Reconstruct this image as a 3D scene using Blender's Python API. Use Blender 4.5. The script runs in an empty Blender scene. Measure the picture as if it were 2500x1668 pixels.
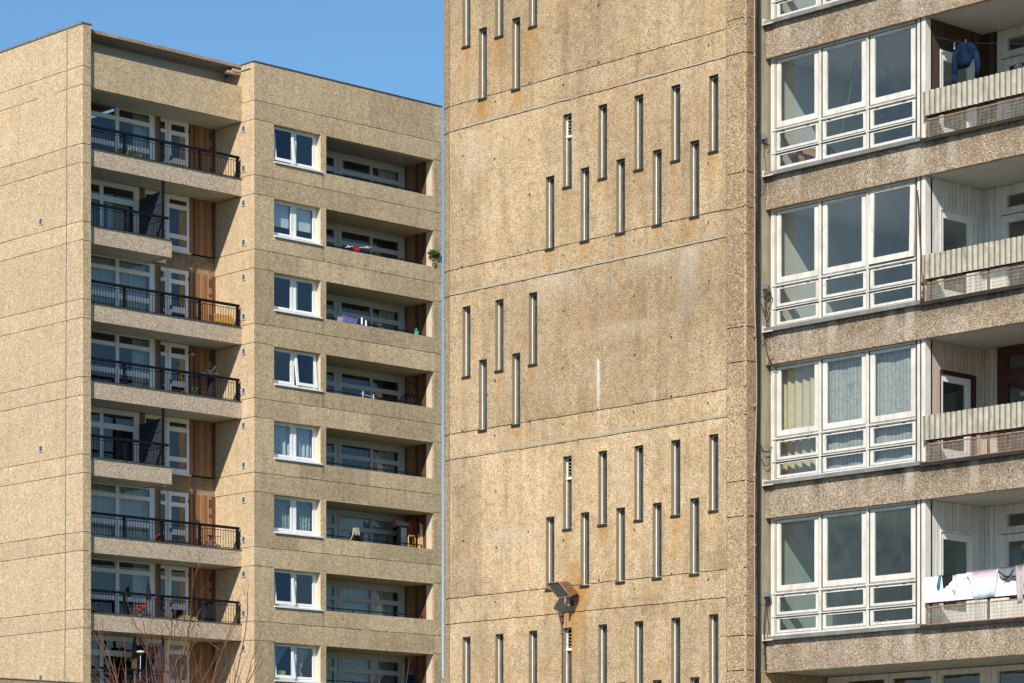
import bpy, math, random
from math import radians, sin, cos, pi, sqrt
from mathutils import Vector, noise, Matrix
random.seed(7)
S = bpy.context.scene
COL = S.collection

# ------------------------------------------------------------------ helpers
class MB:
    def __init__(s): s.v=[]; s.f=[]; s.m=[]; s.p=[]
    def vert(s,co,p=(0,0,0)): s.v.append(tuple(co)); s.p.append(p); return len(s.v)-1
    def face(s,idx,m=0): s.f.append(tuple(idx)); s.m.append(m)
    def poly(s,pts,m=0): s.face([s.vert(p) for p in pts],m)
    def gpoly(s,pts,m=0):
        a,b,c=[Vector(p) for p in pts[:3]]
        if (b-a).cross(c-a).dot(Vector((-1,-1,0)))<0: pts=pts[::-1]
        s.poly(pts,m)
    def box(s,x0,x1,y0,y1,z0,z1,m=0):
        a=[s.vert((x,y,z)) for z in (z0,z1) for y in (y0,y1) for x in (x0,x1)]
        for q in ((0,2,3,1),(4,5,7,6),(0,1,5,4),(2,6,7,3),(0,4,6,2),(1,3,7,5)): s.face([a[i] for i in q],m)
    def tube(s,pts,r,n=8,m=0,r1=None,cap=True):
        pts=[Vector(p) for p in pts]; rings=[]
        for i,p in enumerate(pts):
            d=(pts[min(i+1,len(pts)-1)]-pts[max(i-1,0)])
            if d.length<1e-9: d=Vector((0,0,1))
            d.normalize(); a=d.orthogonal().normalized()
            if abs(d.z)<.99:
                a=d.cross(Vector((0,0,1))).normalized()
            else: a=Vector((1,0,0))
            b=d.cross(a).normalized()
            rr=r if r1 is None else r+(r1-r)*i/max(1,len(pts)-1)
            rings.append([s.vert(p+a*(rr*cos(2*pi*k/n))+b*(rr*sin(2*pi*k/n))) for k in range(n)])
        for i in range(len(rings)-1):
            for k in range(n): s.face((rings[i][k],rings[i][(k+1)%n],rings[i+1][(k+1)%n],rings[i+1][k]),m)
        if cap: s.face(rings[0][::-1],m); s.face(rings[-1],m)
    def ball(s,c,r,m=0,n=10,sz=1,jit=0):
        rows=[]
        for i in range(n//2+1):
            t=pi*i/(n//2); rows.append([s.vert((c[0]+r*sin(t)*cos(2*pi*k/n)*(1+random.uniform(-jit,jit)),c[1]+r*sin(t)*sin(2*pi*k/n)*(1+random.uniform(-jit,jit)),c[2]+r*sz*cos(t))) for k in range(n)])
        for i in range(len(rows)-1):
            for k in range(n): s.face((rows[i][k],rows[i][(k+1)%n],rows[i+1][(k+1)%n],rows[i+1][k]),m)
    def leaf(s,p,size,m=0):
        d=Vector((random.gauss(0,1),random.gauss(0,1),random.gauss(0,1))).normalized()
        a=d.orthogonal().normalized(); q=Vector(p)
        s.poly([q,q+d*size*.5+a*size*.3,q+d*size,q+d*size*.5-a*size*.3],m)
    def build(s,name,mats,parent=None,smooth=False,origin=None,weld=False,**tags):
        if not isinstance(mats,(list,tuple)): mats=[mats]
        if parent is not None: o=root_origin(parent)
        else: o=Vector(origin) if origin is not None else Vector((0,0,0))
        me=bpy.data.meshes.new(name)
        me.from_pydata([(v[0]-o.x,v[1]-o.y,v[2]-o.z) for v in s.v],[],s.f)
        for mm in mats: me.materials.append(mm)
        me.polygons.foreach_set('material_index',s.m)
        if smooth: me.polygons.foreach_set('use_smooth',[True]*len(s.f))
        if any(p!=(0,0,0) for p in s.p) or any('aggregate' in mm.name or 'pebble' in mm.name for mm in mats):
            at=me.color_attributes.new('stain','FLOAT_COLOR','POINT')
            at.data.foreach_set('color',[c for p in s.p for c in (p[0],p[1],p[2],p[3] if len(p)>3 else 0)])
        me.update()
        ob=bpy.data.objects.new(name,me); COL.objects.link(ob)
        if parent is not None: ob.parent=parent
        else: ob.location=o
        for k,v in tags.items(): ob[k]=v
        return ob
def root_origin(p):
    while p.parent: p=p.parent
    return Vector(p.location)
def thing(name,loc,label,cat,group=None):
    o=bpy.data.objects.new(name,None); COL.objects.link(o); o.location=loc; o.empty_display_size=.3
    o['label']=label; o['category']=cat
    if group: o['group']=group
    return o
def tagged(o,label,cat,group=None):
    o['label']=label; o['category']=cat
    if group: o['group']=group
    return o

# plane mappers. 'X' plane: faces -X, u = Y ; 'Y' plane: faces -Y, u = X ; d is depth into the building
def mp(pl,c):
    if pl=='X': return lambda u,v,d: (c+d,u,v)
    return lambda u,v,d: (u,c+d,v)
def pbox(mb,pl,c,u0,u1,v0,v1,d0,d1,m=0):
    if pl=='X': mb.box(c+d0,c+d1,u0,u1,v0,v1,m)
    else: mb.box(u0,u1,c+d0,c+d1,v0,v1,m)
def plate(mb,pl,c,u0,u1,v0,v1,holes=(),th=.05,d0=0,cell=None,jit=None,paint=None,m=0,mrev=None,rim=True,celv=None):
    """flat plate with rectangular holes. hole=(u0,u1,v0,v1[,depth,backmat]); with a depth the hole is a recess with a back"""
    us={round(u0,4),round(u1,4)}; vs={round(v0,4),round(v1,4)}
    for h in holes:
        for a in h[:2]:
            if u0<a<u1: us.add(round(a,4))
        for a in h[2:4]:
            if v0<a<v1: vs.add(round(a,4))
    def fill(st,ce):
        L=sorted(st); o=[]
        for a,b in zip(L,L[1:]):
            n=max(1,int(math.ceil((b-a)/ce))) if ce else 1
            o+=[a+(b-a)*i/n for i in range(n)]
        return o+[L[-1]]
    us=fill(us,cell); vs=fill(vs,celv or cell)
    f=mp(pl,c); mrev=m if mrev is None else mrev
    nu,nv=len(us)-1,len(vs)-1
    H=[[None]*nv for _ in range(nu)]
    for h in holes:
        for i in range(nu):
            uc=(us[i]+us[i+1])/2
            if not h[0]<uc<h[1]: continue
            for j in range(nv):
                if h[2]<(vs[j]+vs[j+1])/2<h[3]:
                    if H[i][j] is None or len(H[i][j])>4: H[i][j]=h
    cache={}
    def V(i,j,d):
        k=(i,j,round(d,4))
        if k not in cache:
            u,v=us[i],vs[j]
            if jit: v=v+jit(u,v)
            cache[k]=mb.vert(f(u,v,d0+d),paint(u,v) if paint else (0,0,0))
        return cache[k]
    for i in range(nu):
        for j in range(nv):
            h=H[i][j]
            if h is None: mb.face((V(i,j,0),V(i+1,j,0),V(i+1,j+1,0),V(i,j+1,0)),m)
            elif len(h)>4: mb.face((V(i,j,h[4]),V(i+1,j,h[4]),V(i+1,j+1,h[4]),V(i,j+1,h[4])),h[5])
    def dep(i,j):
        if i<0 or j<0 or i>=nu or j>=nv: return th if rim else None
        h=H[i][j]
        if h is None: return 0
        return h[4] if len(h)>4 else th
    def mat(a,ca,b,cb):
        h=None
        for i,j in (ca,cb):
            if 0<=i<nu and 0<=j<nv and H[i][j] is not None: h=H[i][j]; break
        if h is None: return m
        return h[5] if len(h)>4 else (h[4] if False else mrev)
    for i in range(nu+1):
        for j in range(nv):
            a,b=dep(i-1,j),dep(i,j)
            if a is None or b is None or abs(a-b)<1e-6: continue
            mb.face((V(i,j,a),V(i,j+1,a),V(i,j+1,b),V(i,j,b)),mat(a,(i-1,j),b,(i,j)))
    for i in range(nu):
        for j in range(nv+1):
            a,b=dep(i,j-1),dep(i,j)
            if a is None or b is None or abs(a-b)<1e-6: continue
            mb.face((V(i,j,a),V(i+1,j,a),V(i+1,j,b),V(i,j,b)),mat(a,(i,j-1),b,(i,j)))

def nz(x,y=0,z=0): return noise.noise(Vector((x,y,z)))

# ------------------------------------------------------------------ materials
def newmat(name):
    m=bpy.data.materials.new(name); m.use_nodes=True; m.use_transparent_shadow=True
    nt=m.node_tree; nt.nodes.clear(); return m,nt,nt.nodes,nt.links
def out(nt,sh,disp=None):
    o=nt.nodes.new('ShaderNodeOutputMaterial'); nt.links.new(sh,o.inputs[0])
def rgb(c): return (c[0],c[1],c[2],1)
class N:
    def __init__(s,nt): s.nt=nt
    def n(s,t,**k):
        x=s.nt.nodes.new(t)
        for a,b in k.items(): setattr(x,a,b)
        return x
    def l(s,a,b): s.nt.links.new(a,b)
    def coord(s): return s.n('ShaderNodeTexCoord').outputs['Object']
    def mapping(s,sc):
        m=s.n('ShaderNodeMapping'); m.inputs['Scale'].default_value=sc; s.l(s.coord(),m.inputs[0]); return m.outputs[0]
    def noise(s,scale,detail=3,rough=.5,sc=None,vec=None):
        t=s.n('ShaderNodeTexNoise'); t.inputs['Scale'].default_value=scale; t.inputs['Detail'].default_value=detail; t.inputs['Roughness'].default_value=rough
        s.l(vec if vec is not None else (s.mapping(sc) if sc else s.coord()),t.inputs['Vector']); return t.outputs['Fac']
    def ramp(s,fac,stops,interp='LINEAR'):
        r=s.n('ShaderNodeValToRGB'); r.color_ramp.interpolation=interp
        e=r.color_ramp.elements
        while len(e)<len(stops): e.new(.5)
        for x,(p,c) in zip(e,stops): x.position=p; x.color=rgb(c) if not isinstance(c,(int,float)) else (c,c,c,1)
        s.l(fac,r.inputs[0]); return r.outputs[0]
    def mix(s,fac,a,b,mode='MIX'):
        x=s.n('ShaderNodeMix',data_type='RGBA',blend_type=mode)
        for i,vv in ((0,fac),(6,a),(7,b)):
            if isinstance(vv,(int,float)): x.inputs[i].default_value=vv if i==0 else (vv,vv,vv,1)
            elif isinstance(vv,tuple): x.inputs[i].default_value=rgb(vv)
            else: s.l(vv,x.inputs[i])
        return x.outputs[2]
    def math(s,op,a,b=None,clamp=False):
        x=s.n('ShaderNodeMath',operation=op,use_clamp=clamp)
        for i,vv in ((0,a),(1,b)):
            if vv is None: continue
            if isinstance(vv,(int,float)): x.inputs[i].default_value=vv
            else: s.l(vv,x.inputs[i])
        return x.outputs[0]
    def bsdf(s,col,rough=.8,metal=0,spec=.3,normal=None):
        b=s.n('ShaderNodeBsdfPrincipled')
        if isinstance(col,tuple): b.inputs['Base Color'].default_value=rgb(col)
        else: s.l(col,b.inputs['Base Color'])
        if isinstance(rough,(int,float)): b.inputs['Roughness'].default_value=rough
        else: s.l(rough,b.inputs['Roughness'])
        b.inputs['Metallic'].default_value=metal; b.inputs['Specular IOR Level'].default_value=spec
        if normal is not None: s.l(normal,b.inputs['Normal'])
        return b.outputs[0]
    def bump(s,h,strength=.5,dist=.01):
        b=s.n('ShaderNodeBump'); b.inputs['Strength'].default_value=strength; b.inputs['Distance'].default_value=dist
        s.l(h,b.inputs['Height']); return b.outputs[0]

def aggregate(name,stops,matrix,grain,tintA,tintB,bump=.6,streak=.35,orange=.25,contrast_noise=1.0,gap=.5):
    """exposed aggregate concrete: stones in a cement matrix, tone drift, streaks, stains from the vertex layer"""
    m,nt,_,_=newmat(name); k=N(nt)
    vo=k.n('ShaderNodeTexVoronoi'); vo.inputs['Scale'].default_value=grain; k.l(k.coord(),vo.inputs['Vector'])
    sep=k.n('ShaderNodeSeparateColor'); k.l(vo.outputs['Color'],sep.inputs[0])
    stone=k.ramp(sep.outputs[0],stops)
    gapf=k.ramp(vo.outputs['Distance'],[(gap,0),(min(1,gap+.28),1)])
    c=k.mix(gapf,stone,matrix)
    vo2=k.n('ShaderNodeTexVoronoi'); vo2.inputs['Scale'].default_value=grain*.42; k.l(k.coord(),vo2.inputs['Vector'])
    sep2=k.n('ShaderNodeSeparateColor'); k.l(vo2.outputs['Color'],sep2.inputs[0])
    c=k.mix(1.0,c,k.ramp(sep2.outputs[1],[(0,.90),(.5,1.0),(1,1.08)]),'MULTIPLY')
    big=k.noise(.55,5,.6)
    c=k.mix(1.0,c,k.mix(k.ramp(big,[(.32,0),(.68,1)]),tintA,tintB),'MULTIPLY')
    st=k.noise(1.0,4,.65,sc=(3.2,3.2,.35))
    c=k.mix(k.math('MULTIPLY',k.ramp(st,[(.47,0),(.75,1)]),streak),c,(.17,.12,.075))
    og=k.noise(1.7,5,.7,sc=(1,1,.7))
    c=k.mix(k.math('MULTIPLY',k.ramp(og,[(.5,0),(.8,1)]),orange),c,(.42,.24,.09))
    blot=k.noise(5.5,3,.6)
    c=k.mix(k.math('MULTIPLY',k.ramp(blot,[(.5,0),(.78,1)]),streak*1.3),c,(.20,.14,.08))
    pale=k.noise(.8,4,.6,sc=(1,1,1.6))
    c=k.mix(k.math('MULTIPLY',k.ramp(pale,[(.55,0),(.75,1)]),.3),c,(.60,.53,.42))
    at=k.n('ShaderNodeAttribute',attribute_name='stain'); sa=k.n('ShaderNodeSeparateColor'); k.l(at.outputs['Color'],sa.inputs[0])
    tone=k.math('ADD',1.0,at.outputs['Alpha']); cmb=k.n('ShaderNodeCombineColor')
    for i_ in range(3): k.l(tone,cmb.inputs[i_])
    c=k.mix(1.0,c,cmb.outputs[0],'MULTIPLY')
    br=k.noise(9,4,.7,sc=(1,1,.35)); brr=k.ramp(br,[(.25,.35),(.7,1.25)])
    c=k.mix(k.math('MULTIPLY',sa.outputs[0],brr,True),c,(.47,.235,.07))
    c=k.mix(k.math('MULTIPLY',sa.outputs[1],brr,True),c,(.05,.042,.032))
    c=k.mix(k.math('MULTIPLY',sa.outputs[2],brr,True),c,(.74,.70,.62))
    nrm=k.bump(vo.outputs['Distance'],bump,.012)
    out(nt,k.bsdf(c,.9,0,.15,nrm)); return m

def simple(name,col,rough=.7,metal=0,spec=.3,var=.12,scale=6,dirt=None,dirtamt=.0,bump=0,sc=None):
    m,nt,_,_=newmat(name); k=N(nt)
    v=k.noise(scale,4,.6,sc=sc)
    c=k.mix(1.0,col,k.ramp(v,[(.3,1-var),(.7,1+var)]),'MULTIPLY')
    if dirt:
        d=k.noise(scale*.6,5,.7,sc=(3,3,.6)); c=k.mix(k.math('MULTIPLY',k.ramp(d,[(.48,0),(.72,1)]),dirtamt),c,dirt)
    nr=k.bump(k.noise(scale*12,3,.6),bump,.004) if bump else None
    out(nt,k.bsdf(c,rough,metal,spec,nr)); return m

def wood(name,cols,rough=.6,width=.11):
    m,nt,_,_=newmat(name); k=N(nt)
    sp=k.n('ShaderNodeSeparateXYZ'); k.l(k.coord(),sp.inputs[0])
    s=k.math('ADD',sp.outputs[0],sp.outputs[1])
    b=k.math('FLOOR',k.math('DIVIDE',s,width))
    wn=k.n('ShaderNodeTexWhiteNoise',noise_dimensions='1D'); k.l(b,wn.inputs['W'])
    c=k.ramp(wn.outputs['Value'],cols)
    g=k.noise(14,5,.7,sc=(3,3,.12)); c=k.mix(1.0,c,k.ramp(g,[(.3,.65),(.7,1.3)]),'MULTIPLY')
    fr=k.math('FRACT',k.math('DIVIDE',s,width))
    e=k.math('LESS_THAN',fr,.07); c=k.mix(k.math('MULTIPLY',e,.75),c,(.02,.012,.008))
    out(nt,k.bsdf(c,rough,0,.3)); return m

def glass(name,tint=(.80,.84,.82),boost=1.9,rough=0.0,base=.04,dusty=0,wob=.05):
    m,nt,_,_=newmat(name); k=N(nt)
    nr=k.bump(k.noise(2.2,2,.5),wob,.05)
    geo=k.n('ShaderNodeNewGeometry')   # a thin pane reflects alike from both sides
    fr=k.n('ShaderNodeFresnel'); k.l(k.math('SUBTRACT',1.5,k.math('MULTIPLY',geo.outputs['Backfacing'],1.5-1/1.5)),fr.inputs['IOR']); k.l(nr,fr.inputs['Normal'])
    f=k.math('ADD',k.math('MULTIPLY',fr.outputs[0],boost),base,True)
    gl=k.n('ShaderNodeBsdfGlossy'); gl.inputs['Roughness'].default_value=rough; gl.inputs['Color'].default_value=(.95,.97,1,1); k.l(nr,gl.inputs['Normal'])
    tr=k.n('ShaderNodeBsdfTransparent'); tr.inputs['Color'].default_value=rgb(tint)
    mx=k.n('ShaderNodeMixShader'); k.l(f,mx.inputs[0]); k.l(tr.outputs[0],mx.inputs[1]); k.l(gl.outputs[0],mx.inputs[2])
    sh=mx.outputs[0]
    if dusty:
        df=k.n('ShaderNodeBsdfDiffuse'); df.inputs['Color'].default_value=(.5,.5,.47,1)
        m2=k.n('ShaderNodeMixShader'); k.l(k.math('MULTIPLY',k.ramp(k.noise(3,6,.75),[(.35,.2),(.75,1)]),dusty),m2.inputs[0]); k.l(sh,m2.inputs[1]); k.l(df.outputs[0],m2.inputs[2]); sh=m2.outputs[0]
    out(nt,sh); return m

def fabric(name,cols,axis_scale=0,trans=.3,rough=.9,pattern=None):
    m,nt,_,_=newmat(name); k=N(nt)
    g=k.noise(9,4,.6); c=k.ramp(g,[(.3,cols[0]),(.7,cols[1])])
    if pattern=='stripes':
        sp=k.n('ShaderNodeSeparateXYZ'); k.l(k.coord(),sp.inputs[0])
        fr=k.math('FRACT',k.math('DIVIDE',k.math('ADD',sp.outputs[1],k.math('MULTIPLY',k.noise(2,2,.5),.03)),.083))
        c=k.mix(k.math('LESS_THAN',fr,.13),c,(.82,.86,.84))
        cr=k.n('ShaderNodeTexVoronoi',feature='DISTANCE_TO_EDGE'); cr.inputs['Scale'].default_value=7; k.l(k.coord(),cr.inputs[0])
        c=k.mix(k.math('MULTIPLY',k.ramp(cr.outputs[0],[(0,1),(.06,0)]),.45),c,(.12,.16,.15))
    if pattern=='lace':
        vo=k.n('ShaderNodeTexVoronoi'); vo.inputs['Scale'].default_value=26; k.l(k.coord(),vo.inputs[0])
        c=k.mix(k.ramp(vo.outputs[0],[(.3,0),(.6,.8)]),c,(.14,.2,.21))
    d=k.n('ShaderNodeBsdfDiffuse'); k.l(c,d.inputs[0]); t=k.n('ShaderNodeBsdfTranslucent'); k.l(c,t.inputs[0])
    mx=k.n('ShaderNodeMixShader'); mx.inputs[0].default_value=trans; k.l(d.outputs[0],mx.inputs[1]); k.l(t.outputs[0],mx.inputs[2])
    out(nt,mx.outputs[0]); return m

M={}
M['agg_left']=aggregate('exposed_aggregate_warm',[(0,(.38,.28,.19)),(.12,(.54,.41,.285)),(.45,(.655,.51,.352)),(.8,(.725,.58,.412)),(1,(.83,.72,.56))],(.52,.40,.265),30,(.92,.90,.84),(1.0,.965,.885),streak=.16,orange=.22,gap=.55)
M['agg_front']=aggregate('exposed_aggregate_weathered',[(0,(.34,.26,.17)),(.18,(.50,.387,.255)),(.5,(.62,.487,.333)),(.82,(.70,.562,.395)),(1,(.80,.70,.54))],(.475,.367,.24),30,(.88,.865,.82),(.99,.95,.87),streak=.24,orange=.24,gap=.5)
M['agg_tower']=aggregate('exposed_aggregate_tower',[(0,(.20,.14,.08)),(.08,(.42,.31,.19)),(.30,(.61,.468,.308)),(.75,(.71,.567,.392)),(1,(.86,.74,.57))],(.59,.458,.307),50,(.81,.755,.66),(.98,.93,.845),streak=.40,orange=.55,gap=.42)
M['agg_corner']=aggregate('exposed_aggregate_coarse',[(0,(.14,.10,.07)),(.18,(.34,.25,.17)),(.5,(.56,.425,.285)),(.85,(.66,.51,.35)),(1,(.84,.72,.56))],(.42,.315,.205),46,(.86,.82,.75),(1.0,.95,.86),streak=.22,orange=.16,gap=.45)
M['agg_balc']=aggregate('pink_grey_pebble_panel',[(0,(.24,.18,.13)),(.2,(.42,.33,.24)),(.5,(.53,.43,.32)),(.8,(.62,.52,.40)),(1,(.80,.73,.61))],(.42,.34,.255),34,(.96,.95,.93),(1.02,1.0,.98),streak=.08,orange=.06,gap=.5)
M['agg_spandrel']=aggregate('pink_grey_pebble_band',[(0,(.09,.07,.055)),(.14,(.24,.185,.14)),(.36,(.42,.33,.255)),(.7,(.53,.435,.345)),(1,(.80,.72,.63))],(.38,.305,.235),50,(.78,.75,.68),(.99,.965,.92),streak=.42,orange=.26,gap=.42)
M['joint']=simple('dark_joint_mortar',(.17,.13,.085),.95,var=.3)  # dark mortar backing the panel joints
M['mortar']=simple('smooth_cement',(.46,.385,.28),.85,var=.1,scale=5,dirt=(.2,.16,.1),dirtamt=.4,bump=.2)
M['smooth']=simple('fair_faced_concrete',(.36,.32,.225),.85,var=.12,scale=2.5,dirt=(.16,.13,.08),dirtamt=.45,bump=.15)
M['reveal']=simple('painted_reveal',(.31,.25,.165),.8,var=.1,scale=5,dirt=(.28,.17,.08),dirtamt=.4)
M['cream']=simple('cream_render',(.62,.53,.40),.85,var=.06,scale=4)
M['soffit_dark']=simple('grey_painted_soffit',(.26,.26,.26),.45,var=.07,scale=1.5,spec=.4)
M['frame_grey']=simple('shaded_grey_frame',(.50,.50,.50),.5,var=.03)  # white loggia frames, greyed in the colour itself for their shade
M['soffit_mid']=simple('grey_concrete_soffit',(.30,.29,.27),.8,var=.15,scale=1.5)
M['ceiling']=simple('painted_soffit',(.46,.445,.40),.7,var=.07,scale=1.5,dirt=(.3,.28,.22),dirtamt=.25)
M['white']=simple('white_window_frame',(.80,.80,.79),.45,spec=.4,var=.03,scale=3)
M['darkgap']=simple('rebate_shade',(.13,.11,.085),.9)  # dark colour standing in for shade in sash gaps and frame grooves
M['oldwhite']=simple('weathered_white_paint',(.72,.70,.65),.6,var=.09,scale=4,dirt=(.38,.30,.20),dirtamt=.5,bump=.15)
M['flaky']=simple('flaking_white_paint',(.74,.72,.67),.7,var=.1,scale=22,dirt=(.27,.22,.17),dirtamt=.75,bump=.4)
M['slitwhite']=simple('slit_frame_paint',(.78,.76,.70),.6,var=.08,scale=9,dirt=(.3,.2,.12),dirtamt=.35)
M['wood']=wood('cedar_boards',[(0,(.10,.045,.025)),(.4,(.19,.09,.045)),(.75,(.29,.145,.07)),(1,(.40,.215,.10))])
M['wood_dark']=wood('brown_boards',[(0,(.055,.035,.024)),(.5,(.08,.05,.035)),(1,(.11,.07,.048))],width=.1)
M['clad_white']=wood('white_boards',[(0,(.66,.66,.64)),(1,(.76,.76,.74))],width=.1)
M['clad_beige']=wood('beige_boards',[(0,(.54,.44,.36)),(1,(.60,.50,.42))],width=.1)
M['maroon']=simple('maroon_paint',(.07,.022,.018),.5)
M['rail']=simple('black_railing_paint',(.006,.008,.011),.6,spec=.15,var=.2)
M['divider']=simple('dark_ribbed_screen',(.035,.045,.06),.5,spec=.3,var=.2)
M['coping']=simple('dark_metal_coping',(.10,.09,.08),.5,var=.2)
M['lead']=simple('grey_flashing',(.20,.20,.19),.55,var=.2,scale=3,dirt=(.5,.48,.44),dirtamt=.3)
M['slate']=simple('dark_sill',(.035,.03,.026),.6,var=.3)
M['glass']=glass('window_glass',boost=1.6,base=.03)
M['glass_blue']=glass('blue_window_glass',tint=(.84,.90,.93),boost=1.6,base=.04)
M['glass_dusty']=glass('dusty_glass',boost=.9,base=.01,dusty=.10,tint=(.6,.68,.66))
M['glass_bay']=glass('bay_window_glass',tint=(.84,.86,.85),boost=1.5,base=.03,dusty=.055)
M['glass_slit']=glass('slit_glass',tint=(.45,.55,.56),boost=1.3,base=.06,rough=.05,dusty=.14)
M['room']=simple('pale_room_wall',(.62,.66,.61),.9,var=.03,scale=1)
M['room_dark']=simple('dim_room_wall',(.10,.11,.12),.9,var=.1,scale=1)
M['louvre']=simple('grey_louvre',(.19,.20,.20),.5,var=.1)
M['rust']=simple('rusty_steel',(.33,.17,.085),.8,var=.35,scale=14,dirt=(.60,.52,.42),dirtamt=.6)
M['rusthouse']=simple('rusted_housing',(.17,.085,.035),.8,var=.35,scale=14)
M['rustdark']=simple('brown_rust',(.13,.06,.04),.85,var=.3,scale=14)
M['mesh']=simple('galvanised_mesh',(.36,.32,.26),.6,metal=0,var=.25,scale=8,dirt=(.16,.09,.05),dirtamt=.8)
M['corr']=simple('asbestos_cement_sheet',(.37,.355,.295),.85,var=.16,scale=6,dirt=(.12,.10,.07),dirtamt=.7,bump=.2)
M['valley']=simple('sheet_valley_shade',(.15,.13,.095),.9,var=.3)  # shade between the ribs, painted as a darker sheet colour
M['corrwhite2']=simple('white_sheet_groove_shade',(.60,.60,.60),.5,var=.04)  # groove shade of the white sheet, put into a greyer colour
M['corrwhite']=simple('white_corrugated_sheet',(.80,.80,.80),.5,var=.04,scale=6)
M['pipe']=simple('pinkish_conduit',(.36,.27,.21),.5,var=.15)
M['cable']=simple('black_cable',(.02,.02,.022),.5,var=.2)
M['boxgrey']=simple('grey_plastic',(.20,.22,.25),.5)
M['ground']=simple('grass_ground',(.07,.09,.035),.95,var=.3,scale=.4)
M['paving']=simple('paving',(.22,.21,.19),.9,var=.15,scale=.8)
M['bark']=simple('red_brown_twig_bark',(.15,.065,.036),.7,var=.45,scale=3,dirt=(.30,.21,.17),dirtamt=.4)
M['darkbark']=simple('dark_bark',(.05,.04,.035),.8,var=.3)
M['leaf']=simple('green_leaf',(.06,.12,.03),.6,var=.4,scale=9)
M['lime']=simple('lime_leaf',(.25,.32,.04),.6,var=.3,scale=9)
M['yellowgreen']=simple('yellow_green_leaf',(.35,.36,.08),.6,var=.3,scale=9)
M['redflower']=simple('red_petals',(.35,.03,.03),.6)
M['terracotta']=simple('terracotta',(.30,.12,.06),.8)
M['red']=simple('red_cloth',(.55,.015,.03),.8)
M['lilac']=simple('lilac_cloth',(.13,.14,.33),.9)
M['pinkgrey']=simple('pale_pink_cloth',(.38,.32,.38),.9,var=.1)
M['denim']=simple('blue_denim',(.009,.022,.052),.95,var=.75,scale=5,spec=.05,bump=.9)
M['black']=simple('black_cloth',(.018,.018,.022),.9)
M['greycloth']=simple('grey_cloth',(.22,.23,.27),.9,var=.2)
M['pinkjumper']=simple('grey_pink_jumper',(.52,.44,.45),.9,var=.15,scale=12)
M['whitecloth']=simple('white_cloth',(.8,.8,.82),.9,var=.04)
M['orangecloth']=simple('orange_yellow_board',(.62,.33,.08),.8,var=.06)
M['yellowpaint']=simple('yellow_paint',(.55,.38,.06),.5)
M['redcab']=simple('brick_red_paint',(.28,.05,.03),.6)
M['ply']=simple('raw_timber_board',(.62,.42,.20),.7,var=.12,scale=5,sc=(1,1,.2))
M['hair']=simple('grey_mop_yarn',(.42,.40,.37),.95,var=.3,scale=30)
M['greenplastic']=simple('green_plastic',(.05,.25,.16),.4)
M['steel']=simple('bare_steel',(.45,.45,.46),.35,metal=.8)
M['darkmetal']=simple('dark_rusty_metal',(.05,.04,.035),.6,var=.3)
M['tan']=simple('tan_leather',(.30,.16,.07),.6,var=.2)
M['cushion']=simple('tan_cushion',(.45,.36,.22),.9)
M['bulb']=simple('milky_bulb',(.75,.75,.72),.2)
M['cur_cream']=fabric('cream_curtain',((.72,.66,.44),(.84,.78,.56)))
M['cur_stripe']=fabric('striped_sheet',((.46,.50,.46),(.58,.62,.57)),pattern='stripes')
M['cur_blue']=fabric('pale_blue_net',((.60,.70,.74),(.78,.84,.86)))
M['cur_white']=fabric('white_blind',((.80,.86,.88),(.84,.88,.90)))
M['cur_lace']=fabric('lace_net',((.55,.62,.62),(.72,.78,.76)),pattern='lace')
def tiedye():
    m,nt,_,_=newmat('tie_dye_cloth'); k=N(nt)
    sp=k.n('ShaderNodeSeparateXYZ'); k.l(k.coord(),sp.inputs[0])
    h=k.math('ADD',sp.outputs[2],k.math('MULTIPLY',k.noise(9,3,.6),.12))
    c=k.ramp(h,[(.1,(.62,.72,.75)),(.28,(.70,.76,.79)),(.38,(.78,.75,.78)),(.46,(.76,.56,.64)),(.52,(.78,.73,.77))])
    out(nt,k.bsdf(c,.9)); return m
M['tiedye']=tiedye()

# ================================================================== LEFT BLOCK
GX=61.962; GY=86.975; BY=86.4; FY=87.125; SX=69.145; RX=78.33; WY=88.72
BL=thing('apartment_block',(GX,GY,0),'sandy concrete apartment block with stacked balconies and white windows, farther off on the left','building')
ROOF=32.17
def jz(k): return 30.68-2.7*k
def jitter(js):
    def f(u,v):
        for z in js:
            if abs(v-z)<.016:
                s=1 if v>z else -1
                return nz(u*2.3,z*7)*.012+s*max(-.004,nz(u*9,z*3,s*5)*.010)
        return 0
    return f
def grime(rust=(),dark=(),pale=()):
    """each streak: (u centre, z top, z bottom, half width, strength)"""
    def f(u,v):
        o=[]
        for L in (rust,dark,pale):
            a=0
            for (uc,zt,zb,w,s) in L:
                if zb<=v<=zt+.02:
                    t=(zt-v)/(zt-zb); ww=w*(1+.25*nz(v*3,uc))
                    e=max(0,1-(abs(u-uc)/ww)**2)
                    a=max(a,s*e*(1-t)**.8)
            o.append(a)
        return tuple(o)
    return f

def htone(a,b,amp):
    return (noise.cell(Vector((a*1.37+.3,b*2.11+.7,3.3)))-.5)*2*amp
def toned(fn,js,amp,usec,du=0):
    J=sorted(js)
    import bisect
    def f(u,v):
        b=bisect.bisect(J,v-.001); r=fn(u,v)
        t=htone(b,math.floor((u+du)/usec),amp)+amp*.9*nz(u*.35,v*.5,b)
        # paler cement-rich skin at the head of a pour, thinner below
        up=J[b] if b<len(J) else v+2
        t+=max(0,.07*(1-(up-v)/.5))*(.6+nz(u*1.1,b)) 
        return (r[0],r[1],r[2],t)
    return f
# gable wall (faces left) ----------------------------------------------------
mb=MB()
js=[z for k in range(0,12) for z in (jz(k),jz(k)-.65)]
gro=[]
for z in js:
    if z>1: gro.append((GY,101,z-.010,z+.010,.02,1))
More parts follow.
